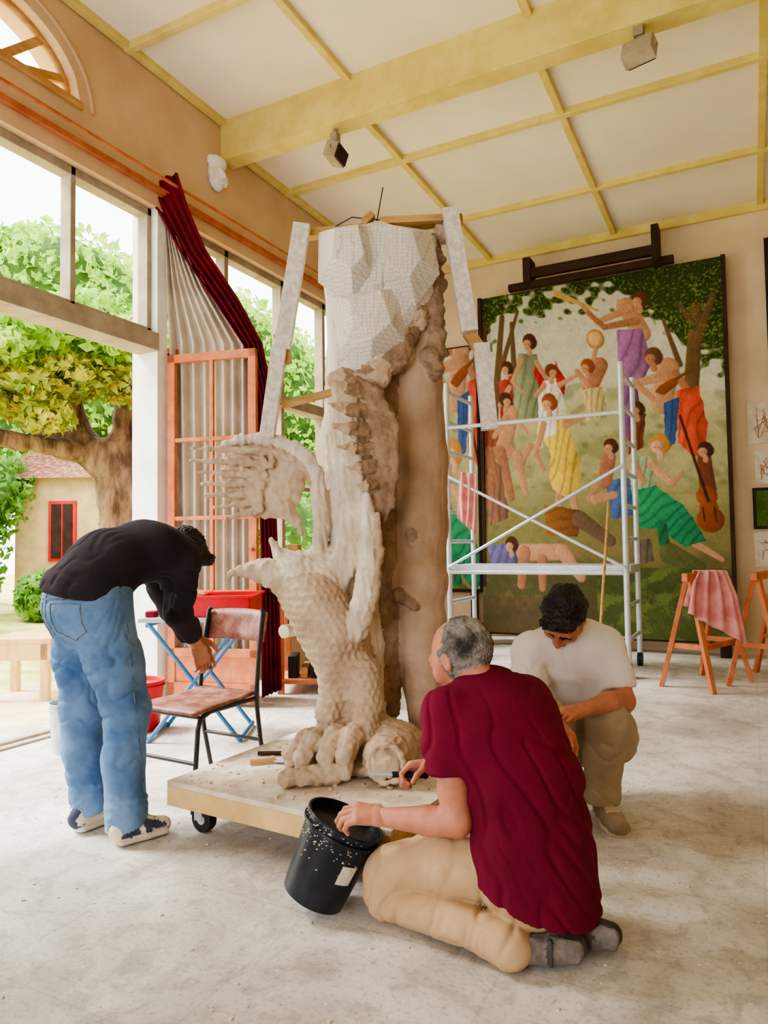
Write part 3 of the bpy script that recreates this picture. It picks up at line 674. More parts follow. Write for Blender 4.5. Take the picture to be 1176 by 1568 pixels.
b.obj('frame',['pine','plasterboard','metal','rubber'],dl,frame=pf,bevel=.003)

# ============================================================ SCULPTURE
sc=empty('giant_leg_and_eagle_sculpture')
s=Sdf()
# tags 0 smooth clay,1 light clay,2 plaster,3 dark,4 feathered
s.chain([(.13,3.2,2.3),(.14,3.2,1.85),(.155,3.2,1.5),(.155,3.2,1.2),(.15,3.2,.97)],[(.145,.14),(.128,.13),(.135,.13),(.13,.13),(.118,.12)],k=.03,tag=0)
s.tube((.15,3.17,.96),(.15,3.17,.945),(.135,.13),k=.008,tag=0)
s.chain([(.155,3.17,.94),(.16,3.17,.78),(.155,3.16,.65),(.165,3.14,.5),(.17,3.1,.27)],[.100,.105,.098,.082,.065],k=.02,tag=0)
s.tube((.06,3.06,.90),(.12,3.06,.86),.03,.02,k=.02,tag=3)
s.ell((.13,3.085,1.16),(.03,.015,.04),k=.03,tag=3)
s.tube((.17,3.12,.26),(.08,2.98,.25),.075,.06,k=.05,tag=0)
s.chain([(-.15,3.14,1.95),(-.17,3.12,1.6),(-.17,3.1,1.3),(-.15,3.1,1.0),(-.12,3.1,.7),(-.1,3.1,.3)],[.10,.09,.085,.1,.1,.09],k=.05,tag=2)
s.chain([(-.02,3.14,1.9),(-.01,3.16,1.4),(.0,3.16,1.0),(.0,3.16,.4)],[.11,.08,.075,.06],k=.03,tag=3)
s.ell((-.515,2.95,1.02),(.08,.042,.042),k=.04,tag=1); s.chain([(-.575,2.94,1.022),(-.625,2.93,1.012),(-.648,2.93,.982)],[.026,.014,.004],k=.012,tag=1)
s.tube((-.555,2.912,1.038),(-.49,2.91,1.04),.010,k=.012,tag=1); s.ell((-.528,2.903,1.018),(.014,.014,.011),k=.006,op='s')
s.tube((-.62,2.915,1.0),(-.555,2.905,.995),.005,k=.004,op='s')
s.chain([(-.47,2.95,1.012),(-.36,2.97,1.0),(-.24,3.0,.98),(-.13,3.02,1.07),(-.10,3.04,1.25),(-.09,3.05,1.42),(-.12,3.05,1.6)],[.046,.068,.09,.075,.055,.045,.03],k=.05,tag=2)
s.chain([(-.42,2.95,.97),(-.30,2.955,.89),(-.22,2.97,.76),(-.17,3.0,.6),(-.17,2.98,.45)],[.05,.115,.125,.105,.07],k=.06,tag=4)
for q in range(4):
    du=.03*q; s.chain([(-.25+du,2.93,.98),(-.19+du,2.93,1.08),(-.165+du*.8,2.95,1.25),(-.16+du*.7,2.98,1.45),(-.17+du*.6,3.0,1.62)],[.02,.018,.014,.012,.008],k=.02,tag=2)
s.chain([(-.07,2.93,1.32),(-.06,2.9,1.2),(-.065,2.88,1.0),(-.09,2.87,.87),(-.115,2.88,.77)],[(.016,.04),(.03,.045),(.045,.045),(.05,.04),(.04,.03)],side=(1,0,0),k=.015,tag=2)
s.chain([(-.03,2.88,1.24),(-.02,2.86,1.1),(-.04,2.85,.92),(-.08,2.85,.8)],[.012,.016,.018,.016],k=.01,tag=1)
s.chain([(-.2,2.95,.6),(-.24,2.93,.45),(-.25,2.92,.34)],[.07,.045,.04],k=.03,tag=4)
s.chain([(-.1,2.93,.6),(-.08,2.92,.48),(-.1,2.88,.36)],[.08,.06,.055],k=.03,tag=4)
wing=[(-.67,2.98,1.55),(-.60,2.99,1.575),(-.52,3.0,1.578),(-.44,3.01,1.565),(-.38,3.02,1.535),(-.32,3.02,1.49),(-.285,3.02,1.42),(-.268,3.02,1.3),(-.265,3.02,1.2),(-.275,3.02,1.08)]
s.chain(wing,[.014,.018,.022,.026,.028,.030,.032,.032,.032,.032],k=.02,tag=2)
s.chain([(p[0]*.97-.015,p[1]-.01,p[2]-.05) for p in wing[1:8]],[.010,.012,.014,.014,.014,.014,.012],k=.01,tag=1)
s.ell((-.50,3.03,1.40),(.165,.028,.165),k=.03,tag=1); s.ell((-.60,3.03,1.42),(.1,.025,.12),k=.03,tag=1)
s.chain([(-.275,3.02,1.08),(-.36,3.02,1.065),(-.44,3.02,1.08),(-.475,3.01,1.145)],[.032,.032,.026,.012],k=.02,tag=2)
s.chain([(-.42,3.02,1.28),(-.37,3.02,1.22),(-.35,3.02,1.17)],[.04,.02,.008],k=.02,tag=1)
s.ell((-.385,3.02,1.135),(.055,.08,.035),k=.01,op='s')
rf=[((-.50,1.52),(-.80,1.535)),((-.50,1.47),(-.81,1.485)),((-.50,1.42),(-.785,1.435)),((-.51,1.38),(-.765,1.385)),((-.52,1.34),(-.745,1.335)),((-.52,1.31),(-.71,1.285)),((-.52,1.28),(-.66,1.235))]
for i,(a,bq) in enumerate(rf):
    s.tube((a[0],2.995,a[1]),(bq[0],2.955+.01*(i%2),bq[1]),(.020,.012),(.007,.005),side=(0,0,1),k=.006,tag=1)
for i in range(6):
    a=1.6+.42*i; s.tube((-.47+.05*math.cos(a),2.99,1.41+.05*math.sin(a)),(-.47+.13*math.cos(a),2.99,1.41+.13*math.sin(a)),.012,.008,k=.008,tag=1)
s.chain([(-.12,2.95,1.80),(-.05,2.94,1.75),(.0,2.93,1.62),(.01,2.93,1.42),(-.01,2.94,1.28),(-.03,2.95,1.18)],[(.02,.02),(.045,.03),(.06,.035),(.052,.032),(.035,.025),(.01,.01)],side=(1,0,0),k=.02,tag=3)
s.chain([(-.10,2.915,1.81),(-.01,2.9,1.74),(.05,2.9,1.62),(.055,2.9,1.42),(.03,2.91,1.28),(-.02,2.93,1.18)],[.01,.012,.014,.014,.012,.006],k=.01,tag=3)
for a,bq in (((-.05,1.745),(-.215,1.785)),((-.03,1.67),(-.225,1.695)),((-.02,1.59),(-.21,1.605)),((-.0,1.52),(-.185,1.52)),((.0,1.45),(-.155,1.435)),((.0,1.38),(-.11,1.36))):
    s.tube((a[0],2.93,a[1]),(bq[0]*.6+a[0]*.4,2.87,bq[1]*.6+a[1]*.4-.008),(.034,.012),(.028,.011),side=(0,0,1),k=.006,tag=3)
    s.tube((bq[0]*.6+a[0]*.4,2.87,bq[1]*.6+a[1]*.4-.008),(bq[0],2.85,bq[1]),(.028,.011),(.004,.004),side=(0,0,1),k=.004,tag=1)
rr=random.Random(4)
for i in range(46):
    t=rr.random(); u=-.19+.36*t+rr.uniform(-.03,.03); z=1.80+.36*t*t+rr.uniform(-.06,.05); q=rr.uniform(.025,.06)
    s.ell((u,3.0+.05*abs(t-.3)+rr.uniform(-.01,.03),z),(q,q*.6,q*rr.uniform(.6,1.5)),k=.025,tag=1 if i%3 else 3)
for i in range(22):
    z=1.88+.6*i/22; s.ell((.235+.02*rr.uniform(-1,1),3.09+.02*rr.uniform(-1,1),z),(rr.uniform(.025,.05),.05,rr.uniform(.02,.05)),k=.02,tag=3)
s.ell((-.08,3.02,.245),(.3,.24,.05),k=.04,tag=1)
s.tube((.05,2.92,.31),(.00,2.78,.30),(.10,.095),(.095,.09),side=(1,0,0),k=.012,tag=1); s.tube((.02,2.92,.31),(-.06,3.02,.35),.085,.08,k=.03,tag=1)
s.ring((-.005,2.70,.30),(-.3,-1,0),.07,.010,1)
for pts,r in (([(-.27,2.98,.34),(-.33,2.92,.335),(-.385,2.88,.29),(-.39,2.87,.24)],.036),([(-.23,2.95,.35),(-.29,2.86,.345),(-.33,2.81,.30),(-.33,2.80,.245)],.038),([(-.17,2.94,.37),(-.21,2.84,.36),(-.235,2.78,.31),(-.235,2.77,.25)],.040),([(-.11,2.92,.38),(-.14,2.82,.37),(-.16,2.75,.32),(-.16,2.74,.25)],.040)):
    s.chain(pts,[r,r*1.1,r*.9,r*.5],k=.008,tag=1)
s.tube((-.38,2.72,.245),(-.2,2.76,.25),.034,.038,k=.008,tag=1)
s.tube((.1,3.0,.28),(.16,2.9,.25),.06,.05,k=.03,tag=1)
V,F,tg=s.mesh(.0062,{0:[(.004,30,'n',(1,1,.5)),(.0018,140,'n',I3)],1:[(.006,75,'fold',I3),(.003,230,'n',I3)],2:[(.006,70,'fold',(1,1,.4)),(.0025,240,'n',I3)],3:[(.008,90,'n',I3),(.004,250,'n',I3)],4:[(.011,0,'feather',I3),(.002,230,'n',I3)]})
sobj('clay_body',V,F,tg,['clay','clay2','plaster','darkclay','clay2'],sc)
rings=[(2.495,.17,.09,.0,3.08),(2.46,.25,.15,.0,3.08),(2.34,.268,.165,.0,3.08),(2.18,.245,.15,-.01,3.09),(2.02,.195,.14,-.05,3.1),(1.84,.14,.115,-.1,3.1)]
NA=12; vs=[]; rr=random.Random(12)
for k,(z,a,c,cu,cd) in enumerate(rings):
    for i in range(NA):
        t=2*math.pi*(i+.5*(k%2))/NA; u=cu+a*math.cos(t)*(1+rr.uniform(-.03,.03)); d=cd+c*math.sin(t)*(1+rr.uniform(-.06,.06))
        vs.append((u,d,z+rr.uniform(-.015,.015)))
vs.append((0,3.08,2.51)); vs.append((-.1,3.1,1.8)); fs=[]
for k in range(len(rings)-1):
    for i in range(NA):
        a=k*NA+i; a2=k*NA+(i+1)%NA; c=a+NA; c2=a2+NA
        if k%2==0: fs+=[(a,c,a2),(a2,c,c2)]
        else: fs+=[(a,c,c2),(a,c2,a2)]
T=len(vs)-2
for i in range(NA): fs.append((T,i,(i+1)%NA)); fs.append((T+1,(len(rings)-1)*NA+(i+1)%NA,(len(rings)-1)*NA+i))
b=MB(); b.add(vs,fs)
def hullpts(fr,df,bk,db,mi=0):
    bm=bmesh.new()
    for p in fr: bm.verts.new((p[0],df+(p[2] if len(p)>2 else 0),p[1]))
    for p in bk: bm.verts.new((p[0],db,p[1]))
    bmesh.ops.convex_hull(bm,input=list(bm.verts)); bm.verts.index_update()
    b.add([tuple(v.co) for v in bm.verts],[tuple(v.index for v in f.verts) for f in bm.faces],mi); bm.free()
hullpts([(-.19,2.42,.01),(-.09,2.43),(-.065,2.30,-.01),(-.12,2.25),(-.20,2.31,.02)],2.850,[(-.265,2.46),(-.03,2.485),(-.02,2.22),(-.12,2.13),(-.27,2.24)],2.99)
hullpts([(.04,2.43),(.13,2.41,.01),(.165,2.30,.03),(.12,2.22,.02),(.03,2.27)],2.855,[(-.0,2.485),(.22,2.46),(.255,2.27),(.15,2.13),(-.005,2.19)],2.99)
hullpts([(-.13,2.13,.01),(.00,2.17),(.04,2.04,.02),(-.04,1.97,.02),(-.12,2.02,.03)],2.885,[(-.22,2.2),(.12,2.22),(.11,1.98),(-.05,1.87),(-.19,1.93)],3.02)
hullpts([(-.045,2.36),(.01,2.37),(.005,2.22),(-.035,2.20)],2.92,[(-.08,2.42),(.04,2.42),(.04,2.12),(-.07,2.1)],3.0)
b.obj('plaster_torso',['hex'],sc,frame=S,bevel=.006)
b=MB()
def batt(a,bq,w,t=.04,mi=0): b.beam(a,bq,w,t,mi,up=(0,1,0))
batt((-.335,3.0,2.50),(-.425,3.0,1.96),.070,.045); batt((-.435,3.0,1.97),(-.49,2.99,1.58),.062,.045)
batt((.30,3.0,2.56),(.375,2.99,2.02),.070,.045); batt((.425,3.0,1.97),(.452,2.99,1.60),.066,.045)
b.beam((-.36,3.06,2.48),(.36,3.06,2.54),.05,.035,1); b.beam((.0,3.0,2.51),(.29,3.0,2.52),.03,.03,1); b.beam((-.07,3.0,2.50),(-.03,3.0,2.54),.05,.03,1)
b.beam((-.435,3.06,1.73),(-.15,3.06,1.80),.03,.03,1); b.beam((-.41,3.02,1.90),(-.44,3.02,2.03),.04,.05,1); b.beam((.37,3.02,2.03),(.43,3.02,1.94),.04,.05,1)
b.tube([(-.02,3.05,2.5),(.0,3.04,2.6),(.015,3.04,2.68)],.003,6,2); b.tube([(-.22,3.05,2.50),(-.12,3.0,2.53),(0,3.02,2.525)],.003,6,2)
b.obj('armature_battens',['foam','tanwood','blackmetal'],sc,frame=S,bevel=.008)
s=Sdf()
for i in range(14): s.ell((.27+.06*random.random(),3.05+.08*random.random(),2.47+.1*random.random()),(.03,.03,.03),k=.02)
V,F,tg=s.mesh(.008,{0:[(.012,110,'n',I3)]}); sobj('shoulder_lump',V,F,tg,['clay2'],sc)

# ============================================================ PEOPLE
def person(name,build,parts,mats,vox,disp,seed=1,off=(0,0,0),lines=None):
    s=Sdf(); build(s); out=[]
    for g in ((0,),(1,),(2,),(4,5)):
        q=Sdf(); q.P=[p for p in s.P if p[4] in g]
        if any(p[5]=='u' for p in q.P): out.append(q.mesh(vox,disp,seed))
    if lines:
        pm=out[2]; bv=BVHTree.FromPolygons([tuple(v) for v in pm[0]],[tuple(int(i) for i in f) for f in pm[1]])
        b=MB()
        for direction,r,pts in lines:
            P=[]
            for i in range(len(pts)-1):
                for t in np.linspace(0,1,9)[:-1 if i<len(pts)-2 else None]:
                    p=Vector(pts[i])*(1-t)+Vector(pts[i+1])*t; h=bv.ray_cast(p,Vector(direction))
                    if h[0] is not None: P.append(h[0]-Vector(direction).normalized()*.0005)
            if len(P)>2: b.tube(P,r,6)
        V=np.array(b.v); F=np.array([f for f in b.f if len(f)==4]); out.append((V,F,np.full(len(V),8)))
    V,F,tg=combine(out+parts); V=V+np.array(off); return sobj(name,V,F,tg,mats)
def stand(s):
    lat=(.7,-.7,0)
    hl=(-1.165,2.80,.90); hr=(-1.035,2.67,.90); kl=(-1.19,2.88,.48); kr=(-.965,2.76,.49); al=(-1.15,2.87,.13); ar=(-.955,2.73,.12)
    for k_,a_ in ((kl,al),(kr,ar)):
        k_=np.array(k_);a_=np.array(a_)
        s.chain([k_,k_*.5+a_*.5+np.array([-.01,-.01,0]),a_+[0,0,.0],a_+[0,0,-.08]],[.084,.080,.074,.078],k=.02,tag=2)
        for j in range(3): s.ring(a_+[0,0,-.02+.035*j],(.1*(j-1),.15,1),.072,.008,2)
        s.cut(a_+[0,0,-.06],(.15,.15,-1),.14,2)
    for h_,k_ in ((hl,kl),(hr,kr)):
        s.chain([h_,tuple(np.array(h_)*.5+np.array(k_)*.5),k_],[.112,.100,.084],k=.04,tag=2)
    s.tube((-1.115,2.73,.90),(-1.09,2.745,.99),(.175,.155),(.165,.14),side=lat,k=.05,tag=2)
    foot(s,(-1.20,2.78,0),(-1.06,3.0,0),al); foot(s,(-1.0,2.66,0),(-.80,2.83,0),ar)
    shr=(-.80,2.93,1.06); shl=(-.98,3.12,1.06)
    s.chain([(-.9,2.98,1.1),shr,(-.825,2.98,.94),(-.84,3.02,.84)],[.09,.075,.068,.060],k=.04,tag=1)
    s.chain([(-.84,3.02,.84),(-.815,3.10,.75),(-.81,3.13,.70)],[.06,.05,.048],k=.02,tag=1); s.cut((-.812,3.115,.725),(.05,.5,-.75),.09,1)
    s.tube((-.82,3.08,.78),(-.80,3.16,.68),.038,.027,k=.01,tag=0)
    s.chain([(-.9,2.98,1.1),shl,(-.95,3.2,.94),(-.93,3.24,.84)],[.09,.075,.066,.058],k=.05,tag=1)
    s.tube((-.93,3.24,.84),(-.86,3.26,.76),.056,.048,k=.03,tag=1); s.tube((-.87,3.25,.78),(-.83,3.27,.70),.036,.027,k=.01,tag=0)
    s.tube((-1.11,2.71,.95),(-1.06,2.79,1.06),(.182,.155),(.168,.13),side=lat,k=.03,tag=1)
    s.tube((-1.06,2.79,1.06),(-.95,2.92,1.11),(.168,.125),(.18,.12),side=lat,k=.05,tag=1)
    s.tube((-.95,2.92,1.11),(-.88,3.02,1.10),(.18,.115),(.14,.09),side=lat,k=.05,tag=1)
    s.cut((-1.10,2.73,.955),(-.16,.1,-1),.34,1)
    s.tube((-.9,3.0,1.10),(-.875,3.12,1.09),.06,.054,k=.03,tag=0)
A=[head((-.875,3.19,1.075),(.35,.35,-.87),(.5,.6,.6)),
   hand((-.80,3.16,.68),(.25,.35,-.9),(.6,-.6,.2),-1,curl=(28,30,32,36)),
   hand((-.83,3.27,.70),(.35,.1,-.9),(-.3,.8,.2),1,curl=(28,30,32,36))]
def pk(cx,cy,zt,w,h):
    L=Vector((.7,-.7,0)).normalized(); c=Vector((cx,cy,0))-Vector((.7,.7,0))*.5
    q=[(-w,0),(w,0),(w,-h*.75),(0,-h),(-w,-h*.75),(-w,0)]
    return [tuple(c+L*a+Vector((0,0,zt+z_))) for a,z_ in q]
def sl(a,bq): 
    o_=Vector((-.35,-.35,0)); return [tuple(Vector(a)+o_),tuple(Vector(bq)+o_)]
dirf=(.7,.7,0)
LN=[(dirf,.0022,pk(-1.035,2.66,.92,.058,.14)),(dirf,.0022,pk(-1.165,2.79,.92,.058,.14)),(dirf,.003,sl((-1.10,2.73,.99),(-1.10,2.73,.80))),
    (dirf,.0035,sl((-1.24,2.86,.935),(-.98,2.60,.935))),
    ((-.7,.7,0),.0022,[(-.5,2.2,.94),(-.42,2.27,.12)])]
mt=['skin2','blacktee','denim','hair','shoe','sole','lip','eye','stitch']
person('standing_man',stand,A,mt,.006,{1:[(.007,34,'crease',aniso((.5,.5,-.3),.45))],2:[(.009,36,'crease',aniso((.7,-.7,.3),.35)),(.004,70,'crease',aniso((.7,-.7,-.2),.35))]},3,(-.05,0.05,.0),LN)
def kneel(s):
    lat=nrm((.8,.55,0)); 
    hipL=(.32,1.87,.21); kneeL=(-.01,2.03,.105); ankL=(.25,1.82,.065)
    hipR=(.42,1.99,.21); kneeR=(.16,2.16,.105); ankR=(.38,1.97,.065)
    s.tube((.40,1.88,.18),(.38,1.91,.28),(.160,.13),(.155,.12),side=lat,k=.05,tag=2)
    for h_,k_,a_ in ((hipL,kneeL,ankL),(hipR,kneeR,ankR)):
        h_=np.array(h_);k_=np.array(k_);a_=np.array(a_)
        s.chain([h_,h_*.5+k_*.5+[0,0,.045],k_+[0,0,.045]],[.10,.088,.070],k=.03,tag=2)
        s.chain([k_+[0,0,-.033],k_*.55+a_*.45+[0,-.01,-.008],a_],[.068,.060,.054],k=.008,tag=2)
        s.tube(k_+[-.01,0,.02],k_+[-.01,0,-.02],.074,k=.03,tag=2)
        s.tube(a_,a_+nrm(a_-k_)*.06,.054,.062,k=.01,tag=2); 
    def sh(h,t):
        h=np.array(h,float);t=np.array(t,float); side=np.cross(nrm(t-h),[0,0,1])
        m=h*.5+t*.5
        s.tube(h,m,(.036,.042),(.04,.04),side=side,k=.02,tag=4); s.tube(m,t,(.042,.04),(.038,.03),side=side,k=.02,tag=4)
        o_=np.array([0.0,-.030,-.0])
        s.tube(h+o_,m+o_,(.012,.036),(.012,.036),side=(0,1,0),k=.004,tag=5); s.tube(m+o_,t+o_,(.012,.040),(.012,.03),side=(0,1,0),k=.004,tag=5)
        s.tube(h+[0,-.04,.03],h+[.0,-.04,-.03],.006,k=.004,tag=4); s.tube(m+[0,-.044,.03],m+[.0,-.044,-.03],.006,k=.004,tag=4)
    sh((.32,1.79,.055),(.47,1.78,.055)); sh((.45,1.88,.06),(.58,1.83,.055))
    shL=(.155,1.955,.625); shR=(.42,2.12,.62)
    s.chain([(.25,2.02,.65),shL,(.148,1.925,.535),(.158,1.905,.445)],[.075,.068,.063,.066],k=.03,tag=1)
    s.cut((.16,1.905,.48),(.1,0,-1),.11,1)
    s.chain([(.32,2.05,.65),shR,(.41,2.19,.53)],[.075,.07,.068],k=.05,tag=1)
    s.tube((.395,1.88,.12),(.39,1.90,.28),(.190,.16),(.178,.142),side=lat,k=.03,tag=1)
    s.tube((.39,1.90,.28),(.38,1.935,.44),(.178,.142),(.172,.128),side=lat,k=.05,tag=1)
    s.tube((.38,1.935,.44),(.33,1.99,.575),(.172,.128),(.180,.122),side=lat,k=.06,tag=1)
    s.tube((.33,1.99,.575),(.285,2.035,.66),(.170,.115),(.10,.075),side=lat,k=.06,tag=1)
    s.ell((.25,1.905,.55),(.06,.03,.08),R=axes((-.55,.8,0),(0,0,1)),k=.05,tag=1); s.ell((.42,2.0,.545),(.06,.03,.08),R=axes((-.55,.8,0),(0,0,1)),k=.05,tag=1)
    for q in range(5):
        x0=.25+.05*q; s.tube((x0-.02,1.83,.30-.02*q),(x0+.10,1.80+.02*q,.17-.01*q),.010,.008,k=.03,tag=1)
    s.cut((.385,1.88,.15),(-.30,.15,-1),.45,1)
    s.ring((.266,2.045,.70),(-.4,.3,.85),.060,.008,1)
    s.chain([(.158,1.93,.565),(.165,1.885,.42),(.172,1.87,.345)],[.049,.045,.040],k=.006,tag=0)
    s.chain([(.172,1.87,.345),(.09,1.91,.335),(-.03,1.965,.325)],[.042,.040,.027],k=.012,tag=0)
    s.chain([(.40,2.2,.55),(.34,2.28,.42),(.22,2.30,.385),(.14,2.30,.375)],[.05,.045,.038,.027],k=.01,tag=0)
    s.tube((.275,2.035,.63),(.235,2.06,.73),.058,.055,k=.03,tag=0)
A=[head((.208,2.075,.768),(-.62,.62,-.45),(0,0,1),'bald'),
   hand((-.03,1.965,.325),(-1,.10,.12),(.05,-.35,.9),1,curl=(38,40,42,44),thumbcurl=10),
   hand((.14,2.30,.375),(-1,-.05,-.1),(.1,.5,.8),-1,curl=(55,58,60,62),thumbcurl=25)]
mt=['skin','maroon','khaki','greyhair','gshoe','gsole','lip','eye','stitch']
person('kneeling_man',kneel,A,mt,.005,{1:[(.010,26,'crease',aniso((.35,.2,-1),.35)),(.004,60,'crease',aniso((.7,.2,-.6),.4))],2:[(.009,32,'crease',aniso((.3,-.3,1),.45)),(.005,66,'crease',aniso((.5,-.3,1),.4))],5:[(.0015,300,'n',I3)]},11,(.02,.15,0))
def crouch(s):
    lat=(1,.12,0)
    hl=(1.0,3.12,.28); hr=(.83,3.15,.28); kl=(.885,2.80,.43); kr=(.67,2.84,.42); al=(.885,2.90,.13); ar=(.69,3.0,.13)
    for h_,k_,a_ in ((hl,kl,al),(hr,kr,ar)):
        a_=np.array(a_)
        s.chain([k_,tuple(np.array(k_)*.5+a_*.5+np.array([0,.02,0])),a_,a_+[0,0,-.07]],[.078,.08,.068,.07],k=.02,tag=2)
        for j in range(3): s.ring(a_+[0,0,-.02+.035*j],(.1*(j-1),.15,1),.066,.008,2)
        s.cut(a_+[0,0,-.055],(0,-.1,-1),.12,2)
    for h_,k_,a_ in ((hl,kl,al),(hr,kr,ar)):
        s.chain([h_,tuple(np.array(h_)*.5+np.array(k_)*.5),k_],[.108,.098,.08],k=.03,tag=2)
    s.tube((.92,3.14,.29),(.91,3.12,.38),(.17,.14),(.16,.125),side=lat,k=.05,tag=2)
    foot(s,(.885,2.95,0),(.905,2.69,0),(.885,2.9,.1)); foot(s,(.70,3.06,0),(.68,2.80,0),(.69,3.0,.1))
    shl=(.945,3.0,.69); shr=(.62,2.96,.68)
    s.chain([(.86,2.98,.71),shl,(.965,2.93,.58),(.97,2.90,.50)],[.085,.070,.066,.070],k=.03,tag=1); s.cut((.97,2.91,.535),(.05,-.2,-1),.1,1)
    s.chain([(.74,2.96,.71),shr,(.60,2.91,.57),(.60,2.89,.49)],[.085,.072,.068,.072],k=.03,tag=1); s.cut((.60,2.9,.525),(0,-.2,-1),.1,1)
    s.tube((.91,3.12,.34),(.88,3.06,.5),(.17,.135),(.172,.125),side=lat,k=.05,tag=1)
    s.tube((.88,3.06,.5),(.82,2.99,.65),(.172,.125),(.175,.118),side=lat,k=.06,tag=1)
    s.tube((.82,2.99,.65),(.80,2.95,.72),(.165,.11),(.10,.075),side=lat,k=.06,tag=1)
    s.ring((.785,2.925,.765),(-.2,-.5,.75),.06,.008,1)
    s.chain([(.97,2.94,.6),(.97,2.86,.49)],[.048,.042],k=.01,tag=0); s.chain([(.97,2.86,.49),(.88,2.76,.51),(.77,2.70,.50)],[.043,.039,.027],k=.02,tag=0)
    s.chain([(.60,2.92,.58),(.60,2.84,.44)],[.05,.043],k=.01,tag=0); s.chain([(.60,2.84,.44),(.62,2.70,.47),(.64,2.62,.47)],[.044,.038,.027],k=.02,tag=0)
    s.tube((.80,2.96,.71),(.765,2.90,.80),.058,.055,k=.03,tag=0)
A=[head((.735,2.855,.825),(-.35,-.36,-.87),(-.15,-.7,.7)),
   hand((.77,2.70,.50),(-1,-.4,-.15),(.1,-.3,.9),1,curl=(30,32,34,36)),
   hand((.64,2.62,.47),(.2,-1,-.3),(.3,.0,.9),-1,curl=(35,36,38,40))]
mt=['skin','whitetee','beige','hair','bshoe','sole','lip','eye','stitch']
person('crouching_man',crouch,A,mt,.006,{1:[(.009,32,'crease',aniso((.3,.1,-1),.4)),(.003,70,'crease',aniso((.6,.1,-.6),.4))],2:[(.009,36,'crease',aniso((1,0,.3),.4)),(.004,70,'crease',aniso((1,0,-.3),.4))]},23,(-.02,.02,-.01))

# ============================================================ BUCKET
def frustum(b,a,c,r1,r2,mi=0,th=.006,n=40,rim=True):
    a=Vector(a); c=Vector(c)
    b.cyl(a,c,r1,r2,n,mi,caps=False); ax=(c-a).normalized()
    b.cyl(a+ax*th,c,r1-th,r2-th,n,mi,caps=False)
    b.cyl(a,a+ax*th,r1,r1,n,mi)
    if rim:
        b.cyl(c-ax*.03,c-ax*.022,r2+.006,r2+.006,n,mi); 
        x=ax.cross(Vector((0,1,.1))).normalized(); z=x.cross(ax)
        pts=[c+(x*math.cos(2*math.pi*i/n)+z*math.sin(2*math.pi*i/n))*r2 for i in range(n+1)]
        b.tube(pts,.005,6,mi)
c0=Vector((-.235,2.25,.045)); c9=Vector((-.132,2.25,.268)); ax=(c9-c0).normalized()
b=MB(); frustum(b,c0,c9,.098,.122)
def onb(hh,ang,off=.0015):
    r=.098+(.024)*hh/.243+off; x=ax.cross(Vector((0,1,0))).normalized(); z=x.cross(ax)
    return c0+ax*hh+(x*math.cos(ang)+z*math.sin(ang))*r
def lab(a0,a1,h0,h1,mi):
    g=8; vs=[onb(h0+(h1-h0)*j,a0+(a1-a0)*i/g) for i in range(g+1) for j in (0,1)]
    b.add(vs,[(2*i,2*i+2,2*i+3,2*i+1) for i in range(g)],mi)
xv=ax.cross(Vector((0,1,0))).normalized(); zv=xv.cross(ax)
front=math.atan2(zv.dot(Vector((.45,-.9,0))),xv.dot(Vector((.45,-.9,0))))
lab(front-.35,front+.1,.10,.16,1)
b.cyl(c0+ax*.15,c0+ax*.16,.110,.111,32,1)
for i in range(150):
    a=random.gauss(front+.9,.9); hh=.243-abs(random.gauss(0,.05)); p=onb(max(hh,.02),a,.001); 
    b.cyl(p,p+Vector((.001,.001,.003)),random.uniform(.001,.006),.001,6,1)
b.obj('black_bucket',['bucket','plaster'],frame=S)
b=MB(); b.cyl((.125,2.435,.342),(.015,2.415,.352),.011,.010,12,0); b.beam((.015,2.415,.352),(-.055,2.405,.358),.022,.003,1); b.cyl((.125,2.435,.342),(.135,2.437,.341),.014,.010,12,0)
b.obj('modelling_knife',['rubber','metal'],frame=S)

# ============================================================ CHAIR
ch=empty('school_chair')
cf=np.array([-.5,-.866]); cs=np.array([.866,-.5]); cB=np.array([-.775,3.50])
def chf(x,y,z):
    q=cB+cs*x+cf*y; return S(q[0],q[1],z)
b=MB()
for sx in (-1,1):
    b.tube([(sx*.18,-.08,0),(sx*.18,-.03,.2),(sx*.18,0,.4),(sx*.18,-.02,.6),(sx*.175,-.06,.8),(sx*.165,-.065,.815)],.011,10)
    b.tube([(sx*.19,.42,0),(sx*.18,.38,.34),(sx*.175,.36,.38),(sx*.175,.30,.40),(sx*.175,0,.40)],.011,10)
b.tube([(-.185,.40,.2),(.185,.40,.2)],.009,8); b.tube([(-.175,.36,.385),(.175,.36,.385)],.009,8); b.tube([(-.18,-.03,.2),(.18,-.03,.2)],.009,8)
b.obj('frame',['blackmetal'],ch,frame=chf)
b=MB(); n=12; vs=[]
for i in range(n+1):
    for j in range(n+1):
        x=-.19+.38*i/n; y=-.01+.41*j/n; x*=1-.12*(1-j/n); vs.append((x,y,.425-.012*math.sin(math.pi*j/n)-(.02*(j/n)**6)))
b.add(vs,[(i*(n+1)+j,(i+1)*(n+1)+j,(i+1)*(n+1)+j+1,i*(n+1)+j+1) for i in range(n) for j in range(n)],0,True); b.obj('seat',['brown'],ch,frame=chf,solid=.014)
b=MB(); vs=[]
for i in range(n+1):
    for j in range(5):
        x=-.19+.38*i/n; z=.66+.15*j/4; vs.append((x,-.035-.035*j/4-.04*math.cos(x/.19*1.4),z-(.012*(abs(x)/.19)**3 if j==4 else 0)))
b.add(vs,[(i*5+j,(i+1)*5+j,(i+1)*5+j+1,i*5+j+1) for i in range(n) for j in range(4)],0,True); b.obj('backrest',['brown'],ch,frame=chf,solid=.012)

